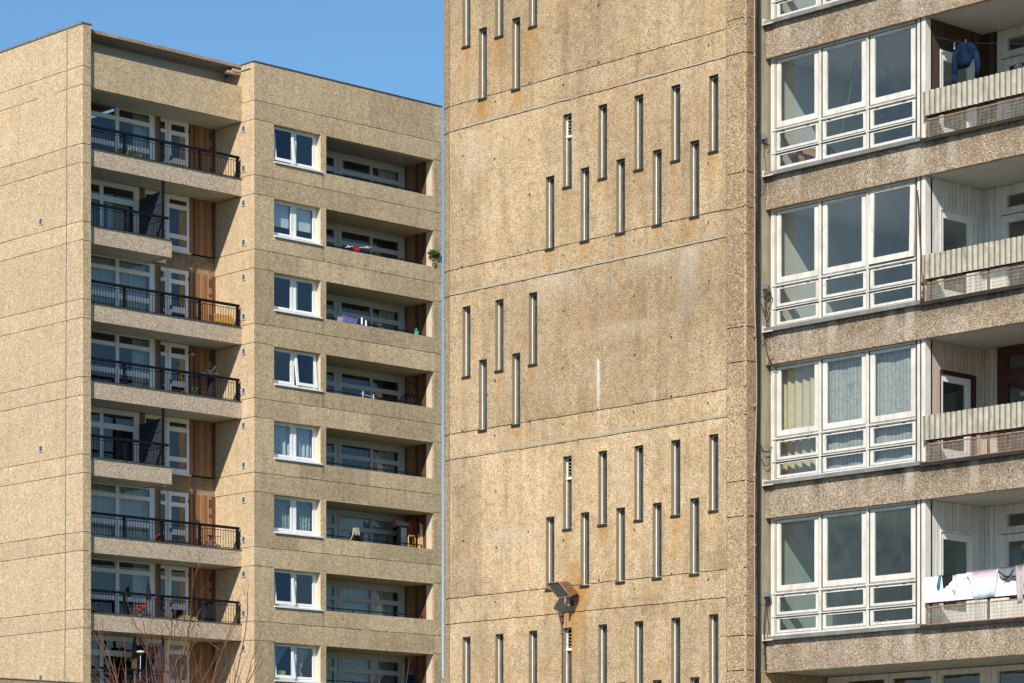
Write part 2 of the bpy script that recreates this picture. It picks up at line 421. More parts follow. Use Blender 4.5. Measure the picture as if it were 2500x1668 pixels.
# one joint is filled with mortar for a stretch, as in the photograph
gro=[g for g in gro if abs(g[2]+.01-(jz(0)-.65))>.01]+[(GY,88.7,jz(0)-.66,jz(0)-.64,.02,1),(89.6,101,jz(0)-.66,jz(0)-.64,.02,1)]
gpaint=grime(rust=[(88.22,21.6,21.0,.05,.5),(88.22,27.2,26.9,.03,.4),(90.8,30.9,29.8,.35,.22),(91.2,29.95,29.3,.5,.35)],pale=[(90.9,31.6,29.5,.12,.3),(90.5,17.6,15.5,.15,.2)],dark=[(87.5,32.2,31.6,.5,.12)])
plate(mb,'X',GX,GY+.05,101,0,ROOF,gro,th=.03,cell=.35,celv=.22,jit=jitter(js),paint=toned(gpaint,js,.035,50),rim=False)
# rounded arris and end strip (faces the balconies' way)
gro2=[(GX+.05,62.344,z-.010,z+.010,.02,1) for z in js if z>1]
plate(mb,'Y',GY,GX+.05,62.344,0,ROOF,gro2,th=.03,cell=.1,celv=.22,jit=jitter(js),rim=False,m=2)
zs=[0]+sorted(js)+[ROOF]
for a,b in zip(zs,zs[1:]):
    aa=a+(.012 if a>0 else 0); bb=b-(.012 if b<ROOF else 0)
    for i in range(3):
        t0,t1=i*pi/6,(i+1)*pi/6
        P=lambda t,z:(GX+.05-.05*cos(t),GY+.05-.05*sin(t),z)
        mb.poly([P(t0,aa),P(t1,aa),P(t1,bb),P(t0,bb)],0)
# roof, inner side of the wing, rear, far end
mb.box(62.344-.01,62.344,GY+.004,WY+.3,0,ROOF-.02,0)
mb.box(GX+.04,SX,WY+.35,101,ROOF-.2,ROOF-.15,3)
mb.box(GX+.04,RX,100.9,101,0,ROOF-.1,0)
mb.box(RX-.06,RX-.01,BY+.06,100.9,0,ROOF-.15,0)
mb.box(SX,RX-.02,BY+.2,101,ROOF-.35,ROOF-.3,3)
mb.build('gable_wall',[M['agg_left'],M['joint'],M['agg_front'],M['mortar']],BL)
mb=MB(); 
mb.box(GX-.03,GX+.22,GY-.03,101.02,ROOF,ROOF+.035); mb.box(GX+.22,62.40,GY-.03,GY+.25,ROOF,ROOF+.035)
mb.box(GX-.03,GX-.018,GY-.03,101,ROOF-.04,ROOF)
mb.build('roof_coping',M['lead'],BL)

# front wall of the wing (faces right) with window and loggia openings -------------
mb=MB()
holes=[]; js2=[]
for k in range(8):
    z=-2.7*k
    holes.append((70.07,72.29,28.53+z,29.96+z)); holes.append((72.55,77.9,28.57+z,29.96+z))
for k in range(12):
    if jz(k)>1:
        js2.append(jz(k)); js2.append(jz(k)-.69)
for i,k in enumerate(range(12)):
    z=jz(k)
    if z<1: continue
    holes.append((SX,RX,z-.010,z+.010,.025,1))
    z2=z-.69
    holes.append((SX,70.07,z2-.012,z2+.008,.025,1)); holes.append((77.9,RX,z2-.012,z2+.008,.025,1))
    if k<8: holes.append((72.40,72.42,z-2.7,z-2.16,.02,1)) if k%3!=2 else None
random.seed(3)
dk=[]; ru=[]; pa=[]
for k in range(8):
    zt=jz(k)-2.16
    dk.append((70.0,zt,zt-.7,.06,.4)); dk.append((72.38,zt,zt-.6,.10,.45)); dk.append((77.95+.1,zt+1.2,zt-.5,.12,.3))
    for j in range(7):
        x=random.uniform(69.3,78.2); L=random.uniform(.15,.6); dk.append((x,zt-random.uniform(0,.5),zt-.6-L,random.uniform(.03,.12),random.uniform(.08,.28)))
    ru.append((69.3,jz(k)-.6,jz(k)-1.3,.25,.22*((k*37)%5)/4+.03))
for j in range(18):   # dark drips below the second floor windows
    x=70.2+j*.42+random.uniform(-.1,.1); dk.append((x,25.55-random.uniform(0,.25),25.0-random.uniform(0,.3),.05+random.random()*.06,.38))
    dk.append((70.2+j*.4,15.0,14.6,.12,.15))
pa.append((77.1,23.0,21.6,.18,.25)); 
fpaint=grime(ru,dk,pa)
plate(mb,'Y',BY,SX,RX,0,ROOF-.1,holes,th=.25,cell=.16,jit=jitter(js2),paint=toned(fpaint,js2,.07,3.4,.2),mrev=0,rim=False)
# side wall of the recess (faces left)
def sjit(u,v): return jitter(js2)(u,v)
gro=[(BY,WY,z-.010,z+.010,.02,1) for z in js2]
spaint=grime(rust=[(87.9,16.6,15.6,.03,.5),(86.6,25.0,24.2,.15,.5)]+[(86.6,29.6-2.7*k,28.6-2.7*k,.2,.2) for k in range(8)],pale=[(86.9,20.0,19.0,.12,.6)])
plate(mb,'X',SX,BY+.05,WY+.3,0,ROOF-.1,gro,th=.02,cell=.16,jit=sjit,paint=spaint,rim=False,m=2)
zs=[0]+sorted(js2)+[ROOF-.1]
for a,b in zip(zs,zs[1:]):
    aa=a+(.012 if a>0 else 0); bb=b-(.012 if b<ROOF-.1 else 0)
    for i in range(2):
        t0,t1=i*pi/4,(i+1)*pi/4
        P=lambda t,z:(SX+.05-.05*cos(t),BY+.05-.05*sin(t),z)
        mb.poly([P(t0,aa),P(t1,aa),P(t1,bb),P(t0,bb)],2)
# window pier lining: pale render on the right reveals
for k in range(8):
    z=-2.7*k
    mb.box(72.283,72.288,BY+.02,BY+.25,28.54+z,29.95+z,3)
    mb.box(77.893,77.899,BY+.1,BY+.40,28.58+z,29.95+z,3)
mb.build('front_wall',[M['agg_front'],M['joint'],M['agg_left'],M['cream']],BL)
mb=MB(); mb.box(SX-.03,RX+.02,BY-.03,BY+.2,ROOF-.1,ROOF-.075); mb.box(SX-.03,SX+.2,BY+.2,FY+2,ROOF-.1,ROOF-.075)
for i in range(6): mb.box(70.6+i*1.35,70.75+i*1.35,BY+.02,BY+.1,ROOF-.075,ROOF-.055)
mb.build('parapet_coping',M['coping'],BL)

# roof beam, top parapet panel over the recess -----------------------------------
mb=MB()
mb.box(62.36,SX-.02,FY,WY+.3,31.96,32.07,0)
mb.box(62.37,SX-.03,FY+.14,WY+.2,31.945,31.96,1)
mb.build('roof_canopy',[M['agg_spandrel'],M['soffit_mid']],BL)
mb=MB()
plate(mb,'Y',FY,62.36,SX-.012,30.03,31.29,[(65.69,65.71,30.93,31.13,.05,1)],th=.12,cell=.3)
mb.box(62.36,SX-.012,FY+.12,WY,30.0,30.05,2)
mb.build('parapet_panel',[M['agg_front'],M['joint'],M['ceiling']],BL)
mb=MB(); mb.box(62.36,SX-.005,88.1,88.2,30.06,31.955); mb.build('rear_upstand',M['frame_grey'],BL)
mb=MB(); mb.box(68.55,SX-.004,FY+.05,FY+.3,31.72,31.80); mb.box(68.75,SX-.004,FY+.02,FY+.34,31.80,31.90)
mb.build('beam_bracket',M['mortar'],BL)

# generic framed window -------------------------------------------------------
def framed(pl,c,u0,u1,v0,v1,panes,name,parent,fm,gm,d=0,th=.07,curt=None,mulls=()):
    mb=MB(); plate(mb,pl,c,u0,u1,v0,v1,panes,th=th,d0=d)
    for (a,b,e,f_) in mulls: pbox(mb,pl,c,a,b,e,f_,d-.025,d+.01)
    fr=mb.build(name,fm,parent)
    g=MB()
    for h in panes: g.gpoly([mp(pl,c)(u,v,d+th*.6) for u,v in ((h[0],h[2]),(h[1],h[2]),(h[1],h[3]),(h[0],h[3]))])
    g.build('pane',gm,fr)
    return fr
def curtain(pl,c,u0,u1,v0,v1,d,amp,wl,mat,parent,name='curtain',pinch=None,seed=0):
    mb=MB(); n=max(8,int((u1-u0)/wl*8)); mrows=8; g=[]
    for j in range(mrows+1):
        t=j/mrows; v=v0+(v1-v0)*t; row=[]
        for i in range(n+1):
            s=i/n; u=u0+(u1-u0)*s
            if pinch: # gathered towards one side at low height
                q=max(0,1-abs(t-.25)/.75); u=u+(pinch-u)*q*.8
            dd=d+amp*sin(2*pi*(u0+(u1-u0)*s)/wl+seed+nz(u*2,seed)*2)*(1-.3*t)+amp*.6*nz(u*3,v*.6,seed)
            row.append(mb.vert(mp(pl,c)(u,v,dd)))
        g.append(row)
    for j in range(mrows):
        for i in range(n): mb.face((g[j][i],g[j][i+1],g[j+1][i+1],g[j+1][i]))
    return mb.build(name,mat,parent,smooth=True)

# rooms behind the glass of the left block
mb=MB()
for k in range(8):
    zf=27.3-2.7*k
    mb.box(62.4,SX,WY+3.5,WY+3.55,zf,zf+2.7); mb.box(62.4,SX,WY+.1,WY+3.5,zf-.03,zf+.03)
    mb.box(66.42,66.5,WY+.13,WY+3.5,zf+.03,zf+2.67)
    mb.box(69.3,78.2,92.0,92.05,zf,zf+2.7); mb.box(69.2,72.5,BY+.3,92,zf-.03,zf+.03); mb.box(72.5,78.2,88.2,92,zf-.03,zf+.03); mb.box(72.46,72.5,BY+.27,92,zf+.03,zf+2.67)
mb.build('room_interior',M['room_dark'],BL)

# recess: back wall, balconies, windows per storey -------------------------------
longs=(0,2,3,5,6)
for k in range(8):
    T=27.9-2.7*k; lg=k in longs; ceil=T+2.13 if k==0 else T+2.08
    below_short = k in (2,5)
    # balcony
    xe=SX-.004 if lg else 65.97
    mb=MB()
    plate(mb,'Y',FY,62.36,xe,T-.60,T-.005,[],th=.12,cell=.35,rim=True)
    if not lg: mb.box(xe-.12,xe,FY+.12,WY,T-.60,T-.01)
    bal=mb.build('balcony',M['agg_balc'],BL)
    mb=MB(); mb.box(62.36,xe,FY+.12,WY,T-.58,T-.44); mb.build('slab',M['ceiling'],bal)
    mb=MB(); mb.box(62.36,xe+(.004 if lg else .03),FY-.025,FY+.14,T-.005,T+.022); mb.build('coping',M['coping'],bal)
    # railing
    mb=MB(); xr=69.05 if lg else 65.84; y=FY+.04
    posts=(63.93,65.58,67.27,68.99) if lg else (63.98,65.63)
    mb.box(62.38,xr,y-.045,y+.035,T+.745,T+.835)
    for p in posts:
        mb.box(p-.045,p+.045,y-.01,y+.05,T+.02,T+(.745 if lg or p<65 else 2.07))
        mb.box(p-.06,p+.06,y-.03,y+.06,T+.022,T+.04)
        for zz in (.12,.30,.60): mb.box(p+.045,p+.10,y,y+.02,T+zz,T+zz+.03)
    segs=[]; prev=62.38
    for p in posts: segs.append((prev,p)); prev=p
    for a,b in segs:
        a2=a+.10 if a>62.5 else a; b2=b-.05
        mb.box(a2,b2,y+.005,y+.03,T+.665,T+.685); mb.box(a2,b2,y+.005,y+.03,T+.05,T+.07)
        mb.box(a2,a2+.02,y+.005,y+.03,T+.07,T+.665); mb.box(b2-.02,b2,y+.005,y+.03,T+.07,T+.665)
        n=int((b2-a2)/.118)
        for i in range(1,n): 
            x=a2+(b2-a2)*i/n; mb.box(x-.0065,x+.0065,y+.01,y+.024,T+.06,T+.675)
    if lg: # scrolled bracket on the end post
        for i in range(4): mb.box(69.02,69.075+.02*(i%2),y-.02,y+.05,T+.10+i*.15,T+.19+i*.15)
    mb.build('railing',M['rail'],bal)
    # back wall pieces
    zt=T+2.10
    if lg and below_short: zt=T+2.10
    mb=MB()
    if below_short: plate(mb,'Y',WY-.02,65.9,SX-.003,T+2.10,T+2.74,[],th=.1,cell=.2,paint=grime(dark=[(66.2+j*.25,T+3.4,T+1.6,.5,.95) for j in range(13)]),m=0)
    # wall over the windows / behind
    mb.box(62.4,66.36,WY+.0,WY+.1,T+2.10,T+2.74,1)
    if not below_short: mb.box(66.36,SX-.003,WY,WY+.1,T+2.10,T+2.74,1)
    mb.build('rear_wall',[M['agg_corner'],M['ceiling']],BL)
    if lg:
        p=[(62.5,64.58,T+1.80,T+2.07 if k else T+2.12),(64.74,66.10,T+1.80,T+2.07),
           (62.5,64.58,T+.86,T+1.65),(64.74,66.10,T+.86,T+1.65),(62.5,64.58,T-.1,T+.68),(64.74,66.10,T-.1,T+.68)]
        gm=M['glass']
        w=framed('Y',WY-.12,62.4,66.34,T-.45,T+2.13,p,'balcony_window',BL,M['white'],gm,th=.08,mulls=[(64.60,64.72,T-.4,T+2.1)])
        if k in (2,5):
            curtain('Y',WY-.12,62.5,66.25,T-.35,T+2.1,.25,.05,.32,M['cur_blue'],w,seed=k)
        elif k in (0,3,6): curtain('Y',WY-.12,65.55,66.25,T-.35,T+2.1,.3,.04,.2,M['cur_blue'],w,seed=k)
        mb=MB(); mb.box(66.345,66.555,WY-.16,WY-.02,T-.45,T+2.09); mb.build('timber_post',M['wood'],BL)
        # side light and door
        so=k==2
        p=[(66.60,66.83,T+1.72,T+1.98),(66.60,66.83,T+.62,T+1.60),(66.60,66.83,T-.2,T+.5)]
        framed('Y',WY-.08,66.56,66.93,T-.45,T+2.10,p,'side_light',BL,M['white'],M['glass'],th=.06)
        if so:
            mb=MB()
            for (a,b,z0,z1) in ((66.57,66.87,1.62,1.66),(66.57,66.87,1.94,1.98),(66.57,66.60,1.66,1.94),(66.84,66.87,1.66,1.94)):
                f0=lambda z:(1.98-z)*.6
                mb.box(a,b,WY-.12-f0(z0)-.03,WY-.12-f0(z0),T+z0,T+z1)
            mb.build('open_vent_sash',M['white'],BL)
        p=[(67.08,67.72,T+1.72,T+1.96),(67.08,67.72,T+.74,T+1.57),(67.08,67.72,T-.15,T+.54)]
        dr=framed('Y',WY-.10,66.95,67.87,T-.45,T+2.10,p,'balcony_door',BL,M['white'],M['glass_blue'],th=.06)
        mb=MB(); mb.box(67.03,67.05,WY-.16,WY-.10,T+.62,T+.76); mb.box(67.03,67.14,WY-.17,WY-.15,T+.70,T+.72)
        for zz in (.2,1.75): mb.box(67.845,67.88,WY-.115,WY-.10,T+zz,T+zz+.12)
        mb.build('door_handle',M['darkmetal'],dr)
        # timber panel with louvres
        mb=MB(); hs=[]
        for (a,b) in ((1.66,2.0),(1.30,1.46),(.46,.73)):
            n=int((b-a)/.045)
            for i in range(n): hs.append((68.83,68.97,T+a+i*.045,T+a+i*.045+.028,.03,1))
        plate(mb,'Y',WY-.06,67.88,SX-.003,T-.45,T+2.095,hs if k!=4 else [],th=.04)
        mb.build('timber_panel',[M['wood'],M['slate']],BL)
    else:
        p=[(62.5,63.90,T+1.58,T+1.90),(64.05,65.40,T+1.58,T+1.92),(62.5,63.90,T+.30,T+1.38),(64.05,65.40,T+.30,T+1.38),(62.5,63.9,T-.3,T+.12),(64.05,65.40,T-.3,T+.12)]
        w=framed('Y',WY-.12,62.4,65.64,T-.45,T+2.10,p,'balcony_window',BL,M['white'],M['glass'],th=.08)
        if k==1: curtain('Y',WY-.12,64.4,65.4,T-.35,T+1.4,.25,.03,.2,M['cur_blue'],w,seed=k)
        mb=MB(); mb.box(65.645,65.85,WY-.16,WY-.02,T-.45,T+2.09); mb.build('timber_post',M['wood'],BL)
        p=[(65.95,66.78,T+1.55,T+1.95),(65.95,66.78,T+.0,T+1.42)]
        framed('Y',WY-.08,65.86,66.86,T-.45,T+2.10,p,'balcony_door',BL,M['white'],M['glass'],th=.06)
        p=[(66.99,67.79,T+1.76,T+1.93),(66.99,67.79,T+.68,T+1.60),(66.99,67.79,T+.25,T+.52)]
        w=framed('Y',WY-.10,66.87,67.90,T+.07,T+2.10,p,'tall_window',BL,M['white'],M['glass'],th=.06,mulls=[(66.87,67.9,T+.575,T+.60),(66.87,67.9,T+1.66,T+1.69)])
        mb=MB(); mb.box(66.3,67.96,WY-.16,WY-.02,T+.035,T+.068); mb.build('sill',M['white'],w)
        mb=MB(); plate(mb,'Y',WY-.06,67.91,SX-.003,T+.09,T+2.095,[],th=.04); mb.build('timber_panel',M['wood'],BL)
        # screen between the two flats
        mb=MB(); X=65.66
        n=26
        for i in range(n):
            y0=87.24+i*1.36/n; y1=y0+1.36/n*.5
            mb.box(X-.02-(.02 if i%2 else 0),X+.0,y0,87.24+(i+1)*1.36/n,T+.12,T+.70)
            mb.box(X-.02-(.02 if i%2 else 0),X+.0,y0,87.24+(i+1)*1.36/n,T+.78,T+1.28)
            mb.box(X-.02-(.02 if i%2 else 0),X+.0,y0,87.24+(i+1)*1.36/n,T+1.36,T+1.66+.10*(1-i/n))
        mb.box(X-.06,X+.02,87.20,88.62,T+.70,T+.76); mb.box(X-.06,X+.02,87.20,88.62,T+1.29,T+1.35); mb.box(X-.06,X+.02,87.2,88.62,T+.05,T+.11)
        mb.build('privacy_screen',M['divider'],BL)
mb=MB()
for k in range(8): # ceiling light battens glimpsed on the soffits
    pass
# lower part of the recess below the modelled storeys stays plain wall
mb.box(62.36,SX,FY,WY,0,6.1); mb.build('lower_storeys',M['agg_front'],BL)

# vents on the side wall and gable
def vent(pl,c,u,z,w,h,parent,name='vent_grille'):
    mb=MB(); t=.025
    pbox(mb,pl,c,u-w/2,u+w/2,z-h/2,z-h/2+t,-.03,0); pbox(mb,pl,c,u-w/2,u+w/2,z+h/2-t,z+h/2,-.03,0)
    pbox(mb,pl,c,u-w/2,u-w/2+t,z-h/2+t,z+h/2-t,-.03,0); pbox(mb,pl,c,u+w/2-t,u+w/2,z-h/2+t,z+h/2-t,-.03,0)
    fr=mb.build(name,M['lead_light'],parent)
    mb=MB(); pbox(mb,pl,c,u-w/2+t,u+w/2-t,z-h/2+t,z+h/2-t,-.008,0)
    n=6
    for i in range(n): pbox(mb,pl,c,u-w/2+t,u+w/2-t,z-h/2+t+(h-2*t)*i/n,z-h/2+t+(h-2*t)*(i+.5)/n,-.022,-.008)
    mb.build('louvre',M['louvre'],fr)
M['lead_light']=simple('vent_frame_paint',(.58,.57,.53),.5)
for k in range(8):
    vent('X',SX,86.99,29.73-2.7*k,.21,.23,BL); vent('X',SX,86.99,28.29-2.7*k,.21,.23,BL)
for z in (25.65,17.61,9.51): vent('X',GX,89.43,z,.23,.24,BL)
# lightning conductor down the gable
mb=MB(); pts=[(GX-.03,87.83+ (32.3-z)/20.6*.12+nz(z*.4)*.008,z) for z in [32.3-i*.8 for i in range(38)]]
mb.tube(pts,.012,6)
for z in (31.7,22.5,15.9,10.9): mb.ball((GX-.03,87.83+(32.3-z)/20.6*.12,z),.028)
mb.build('lightning_conductor',simple('galvanised_strip',(.30,.30,.31),.4,metal=.3),BL)

# small windows of the front wall -------------------------------------------------
for k in range(8):
    z=-2.7*k; c=BY+.24
    holes=[(70.16,71.12,28.70+z,29.92+z),(71.22,72.18,28.70+z,29.92+z)]
    mb=MB(); plate(mb,'Y',c,70.07,72.288,28.60+z,29.96+z,holes,th=.08)
    fr=mb.build('casement_window',M['white'],BL)
    g=MB(); s=MB()
    for i,(a,b) in enumerate(((70.16,71.12),(71.22,72.18))):
        opened=(i==0 and k in (0,6,7)) or (i==1 and k==3)
        ang=.12 if opened else 0
        z0,z1=28.70+z,29.92+z; w=.085
        def pt(u,v,d): # top-hung, swings outwards
            r=z1-v; return (u,c+.0+d-r*sin(ang)-(.03 if opened else 0),z1-r*cos(ang))
        def bx(m_,u0,u1,v0,v1,d0,d1):
            a_=[m_.vert(pt(u,v,d)) for v in (v0,v1) for d in (d0,d1) for u in (u0,u1)]
            for q in ((0,2,3,1),(4,5,7,6),(0,1,5,4),(2,6,7,3),(0,4,6,2),(1,3,7,5)): m_.face([a_[i_] for i_ in q])
        e=.004 if not opened else -.02
        bx(s,a+e,b-e,z0+e,z0+w,-.012,.04); bx(s,a+e,b-e,z1-w*.8,z1-e,-.012,.04); bx(s,a+e,a+w,z0+w,z1-w*.8,-.012,.04); bx(s,b-w,b-e,z0+w,z1-w*.8,-.012,.04)
        g.gpoly([pt(u,v,.015) for u,v in ((a+w,z0+w),(b-w,z0+w),(b-w,z1-w*.8),(a+w,z1-w*.8))])
    s.build('sash',M['white'],fr); g.build('pane',M['glass_blue'],fr)
    mb=MB(); mb.box(70.08,72.33,BY-.06,c+.02,28.545+z,28.60+z); mb.build('sill',M['white'],fr)
    if k==1:
        mb=MB()
        for a in (70.2,71.25): mb.box(a,a+.85,c+.12,c+.13,29.05+z,29.93+z)
        mb.build('blind',M['cur_white'],fr)
    if k==2: curtain('Y',c,71.25,71.5,28.7+z,29.9+z,.16,.03,.12,M['cur_blue'],fr)
    if k==4: curtain('Y',c,70.16,72.18,28.66+z,29.94+z,.20,.05,.22,M['cur_blue'],fr,seed=2)
    if k==5: curtain('Y',c,70.16,72.18,28.66+z,29.94+z,.18,.03,.14,M['cur_lace'],fr,seed=5)
    if k==7:
        curtain('Y',c,70.16,71.12,28.75+z,29.94+z,.18,.03,.14,M['cur_lace'],fr,seed=1,pinch=70.3); curtain('Y',c,71.22,72.18,28.75+z,29.94+z,.18,.03,.14,M['cur_lace'],fr,seed=3,pinch=71.5)
        mb=MB(); mb.box(70.55,70.9,c+.12,c+.14,28.78+z,28.98+z); mb.build('window_card',M['yellowgreen'],fr)
    # loggia of the same storey
    LW=88.03; zc=29.96+z; zf=27.35+z
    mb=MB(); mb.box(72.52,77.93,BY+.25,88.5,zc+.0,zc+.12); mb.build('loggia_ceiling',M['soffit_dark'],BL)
    mb=MB(); mb.box(72.52,77.93,BY+.25,88.5,zf-.1,zf); mb.box(72.5,72.55,BY+.25,LW,zf,zc); mb.build('loggia_floor',M['mortar'],BL)
    mb=MB(); mb.box(77.905,77.95,86.66,86.82,zf,zc,1); mb.box(77.90,77.95,86.82,LW+.05,zf,zc,0)
    mb.build('side_panelling',[M['wood'],M['cream']],BL)
    p=[(72.7,73.35,29.37+z,29.70+z),(73.45,74.30,29.37+z,29.70+z),(74.68,76.11,29.37+z,29.72+z),(76.23,77.56,29.37+z,29.70+z),
       (72.7,73.35,28.0+z,29.20+z),(73.45,74.30,28.0+z,29.20+z),(74.68,76.11,28.0+z,29.20+z),(76.23,77.56,28.0+z,29.20+z)]
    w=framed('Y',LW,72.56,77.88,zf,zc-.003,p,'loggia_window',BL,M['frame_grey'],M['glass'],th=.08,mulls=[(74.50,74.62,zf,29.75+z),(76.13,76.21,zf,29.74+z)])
    if k in (0,2,4): curtain('Y',LW,76.7,77.55,zf+.1,29.8+z,.2,.04,.2,M['cur_blue'],w,seed=k)
    if k in (5,6): curtain('Y',LW,72.7,77.5,zf+.1,29.8+z,.2,.05,.3,M['cur_blue'],w,seed=k)
    if k==7: curtain('Y',LW,72.7,77.5,zf+.1,29.8+z,.2,.03,.2,M['cur_lace'],w,seed=k)
    if k==0: curtain('Y',LW,74.7,74.95,zf+.1,29.8+z,.2,.03,.15,M['cur_blue'],w,seed=k)
    mb=MB(); mb.box(72.57,77.62,86.73,86.78,28.715+z,28.75+z); mb.box(77.585,77.62,86.73,86.78,28.45+z,28.715+z)
    for x in (72.62,74.15,75.8,77.2): mb.box(x-.012,x+.012,86.74,86.77,28.3+z,28.715+z)
    mb.box(77.60,77.70,86.72,86.80,28.56+z,28.60+z)
    mb.build('guard_rail',M['rail'],BL)

# ================================================================== RIGHT BLOCK
TX=39.362; TY0=35.559; TY1=43.21; PX=39.885; WX=39.99; LX=41.5; LY=32.053
BR=thing('tower_block',(TX,TY0,0),'nearer concrete tower block with staggered slit windows and stacked white glazed bays','building')
ZT=27.0
Y0s=[36.20+.457*i for i in range(15)]
slits=[]
rows=[(16.18,15.11,range(0,10),1),(9.867,8.79,range(0,10),1),(13.02,11.945,range(10,15),0),(19.33,18.244,range(10,15),0)]
def col(i): return 36.197+.4577*i
for zt_,zb_,rng,first in rows:
    for i in rng:
        slits.append((col(i),col(i)+.226,(zt_ if i%2==0 else zb_)-1.35,(zt_ if i%2==0 else zb_),i))
for i in range(0,15):
    slits.append((col(i),col(i)+.226,(6.705 if i%2==0 else 5.623)-1.35,(6.705 if i%2==0 else 5.623),i))
for i in range(0,10):
    slits.append((col(i),col(i)+.226,(22.5 if i%2==0 else 21.4)-1.35,(22.5 if i%2==0 else 21.4),i))
jt=[]
for k in range(-2,5): jt+= [16.92-3.15*k,16.43-3.15*k]
jt=[z for z in jt if 1<z<ZT]
jr=[]
for k in range(-2,6): jr+=[14.36-2.69*k,13.75-2.69*k]
jr=[z for z in jr if 1<z<ZT]
holes=[s[:4] for s in slits]
for z in jt: holes.append((36.0,TY1,z-.008,z+.008,.015,1))
for z in jr: holes.append((TY0,36.0,z-.009,z+.009,.02,1))
holes.append((35.998,36.006,0,ZT,.008,1))
random.seed(11)
ru=[]; dk=[]; pa=[]
for (a,b,z0,z1,i) in slits:
    st=random.choice([.1,.3,.5,.7,.9]); L=random.uniform(.3,.8)
    if z0>16.5: st=1.1; ru.append(((a+b)/2,z0-.05,z0-1.1,.34,.4))
    if i in (2,5,9,12): ru.append(((a+b)/2+.03,z0,z0-1.2,.06,.7))
    ru.append(((a+b)/2+random.uniform(-.04,.06),z0,z0-L,random.uniform(.10,.17),st))
    if random.random()<.6: ru.append((b+.01,z1-.5,z0-.2,.05,random.uniform(.1,.35)))
    if random.random()<.3: dk.append((a-.03,z1-.2,z0-.3,.05,.15))
ru+=[(39.64,7.60,6.3,.20,1.5),(39.74,7.85,7.2,.34,.8),(39.84,7.05,5.3,.15,1.3),(41.76,8.30,7.45,.022,.95),(42.66,8.42,8.1,.012,.6),(38.46,16.63,15.9,.016,.8),(38.21,8.12,7.85,.014,.8),(36.30,7.62,7.2,.016,.7),(42.3,10.55,9.6,.03,.6),
     (39.80,7.62,7.3,.35,.55),(39.72,7.5,6.75,.14,.95),(39.95,7.1,5.9,.16,.75),(39.75,6.98,6.55,.18,.7),(40.03,6.9,4.5,.05,.5)]
dk+=[(39.55,15.9,13.9,.03,.2),(39.56,9.9,8.8,.035,.18),(39.5,6.5,4.5,.04,.22),(37.6,14.3,13.4,.5,.14),(38.0,7.1,6.95,1.0,.2),(37.9,10.7,10.2,.8,.1),(39.57,12.2,10.8,.04,.2)]
for j in range(70):
    u_=random.uniform(36.1,43); v_=random.uniform(5,19); dk.append((u_,v_,v_-random.uniform(.1,.9),random.uniform(.03,.3),random.uniform(.05,.28)))
for j in range(22):
    u_=random.uniform(36.1,43); v_=random.uniform(5,19); ru.append((u_,v_,v_-random.uniform(.3,1.0),random.uniform(.1,.5),random.uniform(.10,.3)))
pa+=[(39.185,11.52,10.25,.034,1.7),(39.165,11.0,10.5,.045,.9),(37.73,10.75,10.3,.02,.6),(37.78,10.72,10.45,.012,.5),(36.9,13.2,11.9,.35,.35),(40.4,13.3,12.6,.8,.28),(41.4,8.7,8.1,.9,.25),(42.5,16.3,15.3,.4,.25),(37.6,13.25,12.9,1.2,.22),(38.6,12.1,11.8,1.6,.18)]
tp0=grime(ru,dk,pa)
def tp(u,v):
    r,d,p=tp0(u,v)
    # dark lower edge of each joint band
    for z in jt:
        if 0<v-z<.12: d=max(d,.10*(1-(v-z)/.12)*(.5+nz(u*3,z)))
    b=sum(1 for z in jt if z<v); t=htone(b,math.floor((u-.3)/3.5),.055)+.16*nz(u*.45,v*.55,1.5)+.10*nz(u*1.3,v*1.1,4.5)
    up=min([z for z in jt if z>=v] or [v+2]); t+=max(0,.09*(1-(up-v)/.7))*(.6+nz(u*1.1,b))
    return (r,max(0,d),p,t-.02)
mb=MB()
plate(mb,'X',TX,TY0+.03,TY1,0,ZT,holes,th=.11,cell=.07,celv=.075,jit=lambda u,v: jitter(jt)(u,v)*.8 if u>36.0 else jitter(jr)(u,v),paint=tp,mrev=3,rim=False)
# reassign coarse corner material to the rim strip
for fi,f_ in enumerate(mb.f):
    if mb.m[fi]==0 and max(mb.v[i][1] for i in f_)<=36.0005: mb.m[fi]=2
# cement bands along some joints
for z in (16.43,13.28,10.15,13.79):
    n=60
    for i in range(n):
        a=36.02+(TY1-36.04)*i/n; b=36.02+(TY1-36.04)*(i+1)/n
        if any(h[0]<b and h[1]>a and h[2]<z+.01 and h[3]>z-.07 for h in holes[:len(slits)]): continue
        h0=.016+.014*nz(a*.7,z); zb=z+.011+jitter(jt)(a,z+.008)*.8; zb2=z+.011+jitter(jt)(b,z+.008)*.8
        if z>13.7 and z<14: continue
        mb.poly([(TX-.003,a,zb),(TX-.003,b,zb2),(TX-.003,b,zb2+.03+.018*nz(b*.7,z)),(TX-.003,a,zb+.03+.018*nz(a*.7,z))],4)
